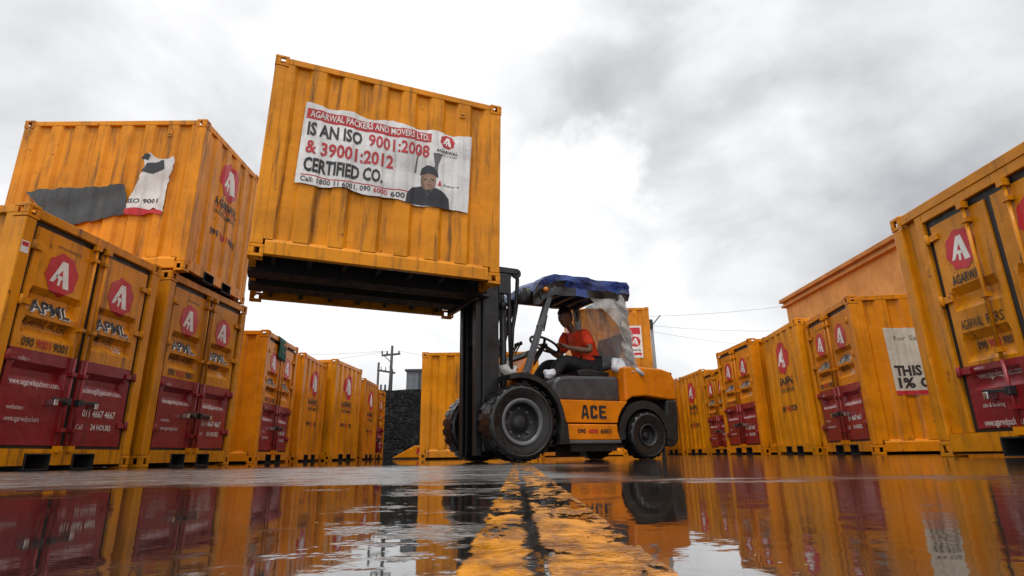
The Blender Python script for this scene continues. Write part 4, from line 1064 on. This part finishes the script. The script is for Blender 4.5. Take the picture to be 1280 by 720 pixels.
# ---- mast
MT = 1.97; MW = .255; MC = .075
for s in (1, -1):
    # outer rail: deep U section, web outwards
    mb = MB(); y = s*MW+MC
    mb.box(.115, .295, *sorted((y, y-s*.022)), .10, MT); mb.box(.115, .140, *sorted((y-s*.0225, y-s*.09)), .10, MT); mb.box(.270, .295, *sorted((y-s*.0225, y-s*.09)), .10, MT)
    mb.box(.125, .285, *sorted((y+s*.0005, y+s*.012)), .16, .50)
    mb.build('outer_mast_rail', STEEL_DARK, fk, bevel=.006)
    # inner rail, run out upwards
    mb = MB(); y2 = s*(MW-.035)+MC
    mb.box(.30, .365, *sorted((y2, y2-s*.02)), .06, 1.72); mb.box(.30, .318, *sorted((y2-s*.0205, y2-s*.08)), .06, 1.72); mb.box(.347, .365, *sorted((y2-s*.0205, y2-s*.08)), .06, 1.72)
    mb.build('lower_inner_rail', BLACK, fk, bevel=.005)
    mb = MB(); y3 = s*(MW-.10)+MC
    mb.box(.125, .275, *sorted((y3, y3-s*.02)), 1.2, 2.95); mb.box(.125, .145, *sorted((y3-s*.0205, y3-s*.075)), 1.2, 2.95); mb.box(.255, .275, *sorted((y3-s*.0205, y3-s*.075)), 1.2, 2.95)
    mb.build('inner_mast_rail', STEEL_DARK, fk, bevel=.005)
    mb = MB(); mb.tube([(.035, s*(MW-.07)+MC, .25), (.035, s*(MW-.07)+MC, 1.62)], .036, 0, 16); mb.tube([(.035, s*(MW-.07)+MC, 1.62), (.035, s*(MW-.07)+MC, 2.02)], .022, 1, 14); mb.tube([(.035, s*(MW-.07)+MC, 1.57), (.035, s*(MW-.07)+MC, 1.64)], .045, 0, 16)
    mb.build('lift_cylinder', [STEEL_DARK, CHROME], fk)
    mb = MB()
    for i in range(60): mb.box(.185, .20, (s*.11+MC)-.012-.004*(i % 2), (s*.11+MC)+.012+.004*(i % 2), .80+i*.033, .80+i*.033+.030)
    mb.build('lift_chain', STEEL_DARK, fk)
    mb = MB(); mb.tube([(-.38, s*(MW-.07)+MC, .62), (-.08, s*(MW-.07)+MC, .76)], .045, 0, 14); mb.tube([(-.08, s*(MW-.07)+MC, .76), (.085, s*(MW-.07)+MC, .835)], .022, 1, 12); mb.lathe([(.001, -.03), (.05, -.03), (.05, .03), (.001, .03)], (.075, s*(MW-.07)+MC, .835), 'y', 14)
    mb.build('tilt_cylinder', [STEEL_DARK, CHROME], fk)
    mb = MB(); mb.tube([(-.035, s*(MW-.02)+MC, .9), (-.02, s*(MW-.02)+MC, 1.4), (-.02, s*(MW-.02)+MC, 1.90), (-.05, s*(MW-.02)+MC, 2.00), (-.11, s*(MW-.02)+MC, 1.985), (-.13, s*(MW-.03)+MC, 1.90), (-.11, s*(MW-.03)+MC, 1.60), (-.06, s*(MW-.03)+MC, 1.35), (-.04, s*(MW-.03)+MC, 1.05)], .022, 0, 10)
    mb.build('hydraulic_hose', BLACK, fk)
    mb = MB(); mb.box(-.12, .113, *sorted((s*(MW-.05)+MC, s*(MW+.01)+MC)), 1.955, 2.02); mb.lathe([(.025, -.02), (.055, -.02), (.055, .02), (.025, .02)], (-.11, s*(MW-.02)+MC, 1.97), 'y', 18, closed=True); mb.box(-.015, .113, *sorted((s*(MW-.045)+MC, s*(MW+.005)+MC)), 1.72, 1.95)
    mb.build('hose_bracket', STEEL_DARK, fk, bevel=.006)
for z in (.14, 1.02, 1.90):
    mb = MB(); mb.box(.116, .16, MC-MW+.024, MC+MW-.024, z, z+.09); mb.build('mast_crossbar', STEEL_DARK, fk, bevel=.006)
mb = MB(); mb.box(.30, .40, -.24, .24, 2.86, 2.94); mb.build('inner_crossbar', STEEL_DARK, fk, bevel=.006)
for z in (1.60, 2.02):
    mb = MB(); mb.box(.37, .42, -.40, .40, z, z+.09) if z < 1.7 else mb.box(.37, .42, -.40, .40, z, z+.09)
    mb.build('carriage_bar', STEEL_DARK, fk, bevel=.006)
# forks run inside the raised container's pockets, in the container's own axes
Fi = FM.inverted()
def kl(x, y, z): return Fi @ (lifted.matrix_world @ Vector((x, y, z)))
for s in (1, -1):
    a = kl(CL/2+.07, s*.255, .032); b_ = kl(-CL/2+.55, s*.255, .030)
    mb = MB(); mb.bar(a, b_, .13, .026); top_ = a + Vector((0, 0, .48)); mb.bar(a-Vector((0, 0, .012)), top_, .045, .13, 0, (0, 1, 0))
    mb.build('fork', STEEL_DARK, fk)

# ---- blue tarpaulin over the guard
m, t, b = mat_new('blue_tarpaulin'); TARP = m
nf = noise(t, objvec(t), 9, 5, .6)
t.links.new(mixc(t, ramp(t, nf, .3, .7), (.005, .014, .07), (.018, .058, .27)), b.inputs['Base Color'])
b.inputs['Roughness'].default_value = .38; bump(t, b, nf, .02, .7)
trp = empty('tarpaulin', FM)
secs = [(-.20, 1.74, 1.58), (-.26, 1.86, 1.58), (-.36, 1.935, 1.65), (-.48, 1.975, 1.74), (-.62, 1.985, 1.76), (-.75, 1.975, 1.755), (-.9, 1.98, 1.77), (-1.05, 1.965, 1.755), (-1.18, 1.975, 1.775), (-1.30, 1.97, 1.77), (-1.43, 1.975, 1.77), (-1.475, 1.94, 1.77)]
mb = MB(); rows = []
rng = random.Random(2)
for x, zt, zl in secs:
    row = []
    for j in range(17):
        q = j/16
        if q < .2: yy, zz = -.525, zt-.10 + .09*(q/.2)
        elif q > .8: yy, zz = .525, zl + (zt-.01-zl)*((1-q)/.2)
        else: yy = -.525 + 1.05*(q-.2)/.6; zz = zt + .012*math.sin(q*19+x*6)
        edge = (q < .05 or q > .95)
        row.append((x+rng.uniform(-.012, .012), yy + (rng.uniform(-.02, .02) if not edge else rng.uniform(-.03, .02)*(1 if yy > 0 else -1)), zz + rng.uniform(-.008, .008) + (rng.uniform(-.04, .02) if edge else 0)))
    rows.append(row)
v = [p for r_ in rows for p in r_]
fs = [(i*17+j, i*17+j+1, (i+1)*17+j+1, (i+1)*17+j) for i in range(len(rows)-1) for j in range(16)]
q_ = mb.faces(v, fs, 0, False)
# the front hem and hanging sides are painted black for the shaded roof underside
for f in q_:
    c = f.calc_center_median()
    if c.z < 1.815 + .05*math.sin(c.x*9) and (abs(c.y) > .47 or c.x > -.3): f.material_index = 1
tp = mb.build('cover', [TARP, BLACK], trp)
sm = tp.modifiers.new('sub', 'SUBSURF'); sm.levels = 1; sm.render_levels = 2; sm.subdivision_type = 'SIMPLE'
texd = bpy.data.textures.new('crumple', 'CLOUDS'); texd.noise_scale = .16; texd.noise_depth = 3
sm = tp.modifiers.new('crumple', 'DISPLACE'); sm.texture = texd; sm.strength = .034; sm.mid_level = .5
sm = tp.modifiers.new('thick', 'SOLIDIFY'); sm.thickness = .004
for i, (x, y) in enumerate(((-.30, .5), (-.45, .5), (-1.38, .5), (-.30, -.5), (-1.38, -.5))):
    mb = MB(); mb.tube([(x, y, 1.80), (x+.01, y*1.04, 1.70), (x-.01, y*1.02, 1.63)], .006, 0, 6); mb.build('tie', BLACK, trp)
tag(trp, 'blue tarpaulin with hanging edges blackened as roof shade, tied over the forklift roof', 'tarpaulin')

# ---- clear plastic rain sheet at the back of the cab, wrapped round the near rear pillar
m, t, b = mat_new('cloudy_plastic'); CLOUDY = m
nf = noise(t, objvec(t, (1, 1, .7)), 4.5, 6, .65)
b.inputs['Base Color'].default_value = (.55, .55, .54, 1); b.inputs['Roughness'].default_value = .18
t.links.new(mixc(t, ramp(t, nf, .45, .7), (.50, .49, .475), (.30, .25, .19)), b.inputs['Base Color'])
bump(t, b, noise(t, objvec(t, (1, 1, .35)), 7, 5, .6), .05, .9)
tr = N(t, 'ShaderNodeBsdfTransparent'); tr.inputs[0].default_value = (.93, .93, .92, 1); mxs = N(t, 'ShaderNodeMixShader')
t.links.new(ramp(t, nf, .36, .66, .52, .90), mxs.inputs[0]); t.links.new(tr.outputs[0], mxs.inputs[1]); t.links.new(b.outputs[0], mxs.inputs[2]); t.links.new(mxs.outputs[0], t.nodes['Material Output'].inputs[0])
ps = empty('plastic_sheet', FM)
def sheet(fnp, nu, nv, name, thick=.002):
    mb = MB(); v = [fnp(i/nu, j/nv) for j in range(nv+1) for i in range(nu+1)]
    mb.faces(v, [(j*(nu+1)+i, j*(nu+1)+i+1, (j+1)*(nu+1)+i+1, (j+1)*(nu+1)+i) for j in range(nv) for i in range(nu)], 0, True)
    o = mb.build(name, CLOUDY, ps); return o
sheet(lambda p_, q: (-1.475+.10*q + .03*math.sin(p_*9+q*3)+.015*math.sin(p_*23+q*7), -.53+1.0*p_, .98+.86*q), 22, 14, 'rear_sheet')
def wrap(p_, q):
    a = -2.2+4.4*p_; r_ = .065+.014*math.sin(q*21+p_*5)+.01*math.sin(q*47+p_*11)
    return (-1.475+.105*q + r_*math.cos(a), .475+r_*math.sin(a)*.9, .93+.93*q)
sheet(wrap, 14, 30, 'pillar_wrap')
sheet(lambda p_, q: (-1.40+.04*q+(-.30-.12*math.sin(q*3.1)+.30)*0 + p_*(.10+.34*q), .50+.012*math.sin(p_*9+q*11), 1.76-.02*p_ + (q-1)*(.55-.30*p_)), 10, 10, 'side_flap')
tag(ps, 'cloudy clear plastic rain sheet hung across the back of the forklift cab', 'plastic sheet')

# white plastic bag on the hood behind the driver, pale rag on the cowl
WHITE = plain('white_plastic', (.55, .56, .60), .35, 0, .12, 20); RAG = plain('pale_rag', (.60, .57, .52), .8, 0, .2, 25)
def lump(name, c, r, mat, seed, M, sq=(1, 1, 1)):
    bm = bmesh.new(); bmesh.ops.create_icosphere(bm, subdivisions=4, radius=1)
    rg = random.Random(seed); dirs = [(Vector((rg.gauss(0, 1), rg.gauss(0, 1), rg.gauss(0, 1))).normalized(), rg.uniform(-.30, .30), rg.uniform(3, 22)) for _ in range(40)]
    for v_ in bm.verts:
        n_ = v_.co.normalized(); k = 1
        for dd, a, w2 in dirs: k += a*math.exp(-w2*(1-n_.dot(dd)))
        v_.co = M @ (Vector(c) + Vector((n_.x*r*sq[0]*k, n_.y*r*sq[1]*k, n_.z*r*sq[2]*k)))
    for f in bm.faces: f.smooth = True
    me = bpy.data.meshes.new(name); bm.to_mesh(me); bm.free(); me.materials.append(mat)
    o = bpy.data.objects.new(name, me); col.objects.link(o); return o
o = lump('plastic_bag', (-1.37, .36, 1.01), .085, WHITE, 4, FM, (1.0, .8, 1.1)); tag(o, 'crumpled white plastic bag beside the driver seat', 'bag')
o = lump('rag', (-.05, .22, .93), .12, RAG, 8, FM, (1.0, 1.3, .8)); tag(o, 'pale crumpled rag lying on the forklift front cowl', 'cloth')
o = lump('rag', (-.44, .40, .87), .05, WHITE, 11, FM, (1.5, .6, 1.0)); tag(o, 'small white cloth by the driver foot at the hood front', 'cloth')
mb = MB(); mb.tube([(-1.42, .46, 1.06), (-1.50, .50, .97), (-1.585, .535, .90)], [.018, .028, .022], 0, 10)
o = mb.build('rolled_paper', WHITE); o.matrix_world = FM; tag(o, 'white rolled paper tube tucked behind the plastic bag', 'paper')

# ------------------------------------------------------------------ driver
SKINM = plain('brown_skin', (.20, .095, .055), .5, 0, .12, 8); SHIRT = plain('red_shirt', (.90, .055, .006), .75, 0, .12, 9)
TROUS = plain('dark_trousers', (.012, .012, .016), .8, 0, .2, 9); HAIR = plain('black_hair', (.008, .007, .006), .55); SHOE = plain('dark_shoe', (.02, .018, .016), .5)
for m_ in (SHIRT, TROUS):
    t_ = m_.node_tree; bump(t_, t_.nodes['Principled BSDF'], noise(t_, objvec(t_, (1, 1, 1.6)), 13, 3, .55), .03, .9)
def skin_mesh(name, verts, edges, radii, mat, parent, sub=2, extra=None):
    me = bpy.data.meshes.new('tmp'); me.from_pydata([Vector(v) for v in verts], edges, [])
    o = bpy.data.objects.new('tmp', me); col.objects.link(o)
    md = o.modifiers.new('skin', 'SKIN'); md.use_smooth_shade = True; md.branch_smoothing = .5
    for i, r_ in enumerate(radii):
        sv = me.skin_vertices[0].data[i]; sv.radius = r_ if isinstance(r_, tuple) else (r_, r_); sv.use_root = (i == 0)
    sb = o.modifiers.new('sub', 'SUBSURF'); sb.levels = sub; sb.render_levels = sub
    dg = bpy.context.evaluated_depsgraph_get(); dg.update()
    out = bpy.data.meshes.new_from_object(o.evaluated_get(dg)); bpy.data.objects.remove(o)
    bm = bmesh.new(); bm.from_mesh(out); bpy.data.meshes.remove(out)
    if extra: extra(bm)
    for f in bm.faces: f.smooth = True; f.material_index = 0
    me2 = bpy.data.meshes.new(name); bm.to_mesh(me2); bm.free(); me2.materials.append(mat)
    r_ = bpy.data.objects.new(name, me2); col.objects.link(r_)
    if parent: r_.parent = parent
    return r_
man = empty('person', FM @ Matrix.Translation((0, 0, 0)))
tag(man, 'driver in a red shirt and dark trousers sitting at the forklift wheel', 'person')
HC = Vector((-.905, .015, 1.605))
J = dict(pel=(-1.19, 0, 1.02), sp=(-1.20, 0, 1.17), ch=(-1.12, 0, 1.34), nk=(-1.02, 0, 1.46), hd=(-.955, .01, 1.535), hc=(-.915, .015, 1.59),
         sl=(-1.05, .175, 1.415), el=(-1.06, .285, 1.175), wl=(-.835, .195, 1.215), pl=(-.765, .165, 1.245),
         sr=(-1.05, -.175, 1.415), er=(-.98, -.285, 1.19), wr=(-.79, -.20, 1.26), pr=(-.725, -.165, 1.285),
         hl=(-1.17, .10, 1.0), kl=(-.745, .17, 1.075), al=(-.46, .18, .69), tl=(-.30, .18, .635),
         hr=(-1.17, -.10, 1.0), kr=(-.73, -.16, 1.07), ar=(-.45, -.17, .68), tr=(-.28, -.17, .625))
names_ = list(J); idx = {k: i for i, k in enumerate(names_)}
RAD = dict(pel=(.13, .15), sp=(.10, .135), ch=(.11, .15), nk=.055, hd=.052, hc=.06, sl=.062, el=.042, wl=.029, pl=(.036, .020), sr=.062, er=.042, wr=.029, pr=(.036, .020),
           hl=.085, kl=.058, al=.04, tl=.035, hr=.085, kr=.058, ar=.04, tr=.035)
E_ = [('pel', 'sp'), ('sp', 'ch'), ('ch', 'nk'), ('nk', 'hd'), ('hd', 'hc'), ('ch', 'sl'), ('sl', 'el'), ('el', 'wl'), ('wl', 'pl'), ('ch', 'sr'), ('sr', 'er'), ('er', 'wr'), ('wr', 'pr'),
      ('pel', 'hl'), ('hl', 'kl'), ('kl', 'al'), ('al', 'tl'), ('pel', 'hr'), ('hr', 'kr'), ('kr', 'ar'), ('ar', 'tr')]
V_ = [Vector(J[k]) for k in names_]; RR = [RAD[k] for k in names_]; EE = [(idx[a], idx[b_]) for a, b_ in E_]
# five fingers on each hand, curled round the rim of the wheel
for s, pn, wnm in ((1, 'pl', 'wl'), (-1, 'pr', 'wr')):
    p0 = V_[idx[pn]]; fwd = (p0 - V_[idx[wnm]]).normalized(); upv = Vector((-.3, 0, .95)); side = fwd.cross(upv).normalized()
    for i, L_f in enumerate((.066, .074, .070, .056)):
        base = p0 + side*(.026-.0175*i)*1.0 + fwd*.012
        b0 = len(V_)
        V_ += [base+fwd*.018, base + fwd*(L_f*.55)+upv*.004, base + fwd*(L_f*.85)-upv*.018, base+fwd*(L_f*.80)-upv*.040]
        RR += [.0095, .009, .0085, .0075]
        EE += [(idx[pn], b0), (b0, b0+1), (b0+1, b0+2), (b0+2, b0+3)]
    b0 = len(V_); th = side*(s*-1.0)
    base = p0 - fwd*.015
    V_ += [base - th*.034 - upv*.008, base - th*.046 + fwd*.03 - upv*.018, base - th*.036 + fwd*.055 - upv*.030]; RR += [.0115, .010, .008]
    EE += [(idx[pn], b0), (b0, b0+1), (b0+1, b0+2)]
FACE_YAW = .62      # the head is turned a little towards the camera
def head_geo(bm):
    hb = bmesh.new(); bmesh.ops.create_uvsphere(hb, u_segments=40, v_segments=28, radius=1)
    HM = Matrix.Translation(HC) @ Matrix.Rotation(FACE_YAW, 4, 'Z') @ Matrix.Rotation(.20, 4, 'Y')
    for v_ in hb.verts:
        x, y, z = v_.co; f_ = max(0, x)
        X_ = x*.098; Y_ = y*.076*(1-.18*max(0, -z)); Z_ = z*.118
        if z < 0: X_ *= 1-.10*(-z); 
        if x > 0: X_ = min(X_, .086+.01*(1-abs(y)))
        X_ += .030*math.exp(-(y/.16)**2-((z+.14)/.20)**2)*(x > 0)          # nose
        X_ += .008*math.exp(-(y/.5)**2-((z-.22)/.10)**2)*(x > 0)            # brow
        for s in (1, -1): X_ -= .013*math.exp(-((y-s*.40)/.17)**2-((z-.06)/.10)**2)*(x > 0)   # eye sockets
        X_ += .007*math.exp(-(y/.30)**2-((z+.42)/.055)**2)*(x > 0)          # lips
        X_ -= .005*math.exp(-(y/.34)**2-((z+.48)/.025)**2)*(x > 0)
        X_ += .012*math.exp(-(y/.35)**2-((z+.80)/.18)**2)*(x > 0)           # chin
        v_.co = HM @ Vector((X_, Y_, Z_))
    for s in (1, -1):                                                       # ears
        r_ = bmesh.ops.create_uvsphere(hb, u_segments=12, v_segments=8, radius=1)
        for v_ in r_['verts']: v_.co = HM @ Vector((-.008+v_.co.x*.018, s*(.073+v_.co.y*.010), -.008+v_.co.z*.030))
    me_ = bpy.data.meshes.new('h'); hb.to_mesh(me_); hb.free(); bm.from_mesh(me_); bpy.data.meshes.remove(me_)
body = skin_mesh('body', V_, EE, RR, SKINM, man, 2, head_geo)
HM = Matrix.Translation(HC) @ Matrix.Rotation(FACE_YAW, 4, 'Z') @ Matrix.Rotation(.20, 4, 'Y')
# hair cap and eyes
hb = bmesh.new(); bmesh.ops.create_uvsphere(hb, u_segments=36, v_segments=24, radius=1)
dele = [v_ for v_ in hb.verts if not (v_.co.z > .38 or (v_.co.x < .05 and v_.co.z > -.28) or (v_.co.x < -.45 and v_.co.z > -.50))]
bmesh.ops.delete(hb, geom=dele, context='VERTS')
rg = random.Random(1)
for v_ in hb.verts:
    x, y, z = v_.co; k = 1.07+rg.uniform(-.012, .02) + .05*max(0, z)
    v_.co = HM @ Vector((x*.098*k, y*.076*k*(1-.10*max(0, -z)), z*.118*k))
for f in hb.faces: f.smooth = True
me_ = bpy.data.meshes.new('hair'); hb.to_mesh(me_); hb.free(); me_.materials.append(HAIR); o = bpy.data.objects.new('hair', me_); col.objects.link(o); o.parent = man
sdf = o.modifiers.new('thick', 'SOLIDIFY'); sdf.thickness = .008; sdf.offset = 1
for s in (1, -1):
    mb = MB(); mb.lathe([(.001, -.012), (.009, -.008), (.012, 0), (.009, .008), (.001, .012)], (0, 0, 0), 'z', 12)
    o = mb.build('eye', plain('eye_dark', (.05, .045, .04), .2), man); o.matrix_local = HM @ Matrix.Translation((.076, s*.030, .008))
# shirt: torso with short sleeves
sj = ['pel', 'sp', 'ch', 'nk', 'sl', 'sr']
V2 = [Vector((-1.235, 0, .905)), Vector((-1.215, 0, 1.12)), Vector((-1.12, 0, 1.33)), Vector((-1.035, 0, 1.447)), Vector((-1.055, .175, 1.405)), Vector((-1.055, -.175, 1.405)),
      Vector(J['sl']).lerp(Vector(J['el']), .80), Vector(J['sr']).lerp(Vector(J['er']), .80)]
skin_mesh('shirt', V2, [(0, 1), (1, 2), (2, 3), (2, 4), (4, 6), (2, 5), (5, 7)], [(.172, .232), (.152, .195), (.145, .18), .078, .085, .085, .068, .068], SHIRT, man)
V3 = [Vector(J[k]) for k in ('pel', 'hl', 'kl', 'hr', 'kr')] + [Vector(J['kl']).lerp(Vector(J['al']), .93), Vector(J['kr']).lerp(Vector(J['ar']), .93)]
V3[0] = Vector((-1.19, 0, 1.0))
skin_mesh('trousers', V3, [(0, 1), (1, 2), (2, 5), (0, 3), (3, 4), (4, 6)], [(.135, .155), .105, .080, .105, .080, .060, .060], TROUS, man)
for s in ('l', 'r'):
    a, t_ = Vector(J['a'+s]), Vector(J['t'+s])
    skin_mesh('shoe', [a+Vector((-.03, 0, -.02)), a.lerp(t_, .5), t_], [(0, 1), (1, 2)], [.052, .05, .042], SHOE, man)
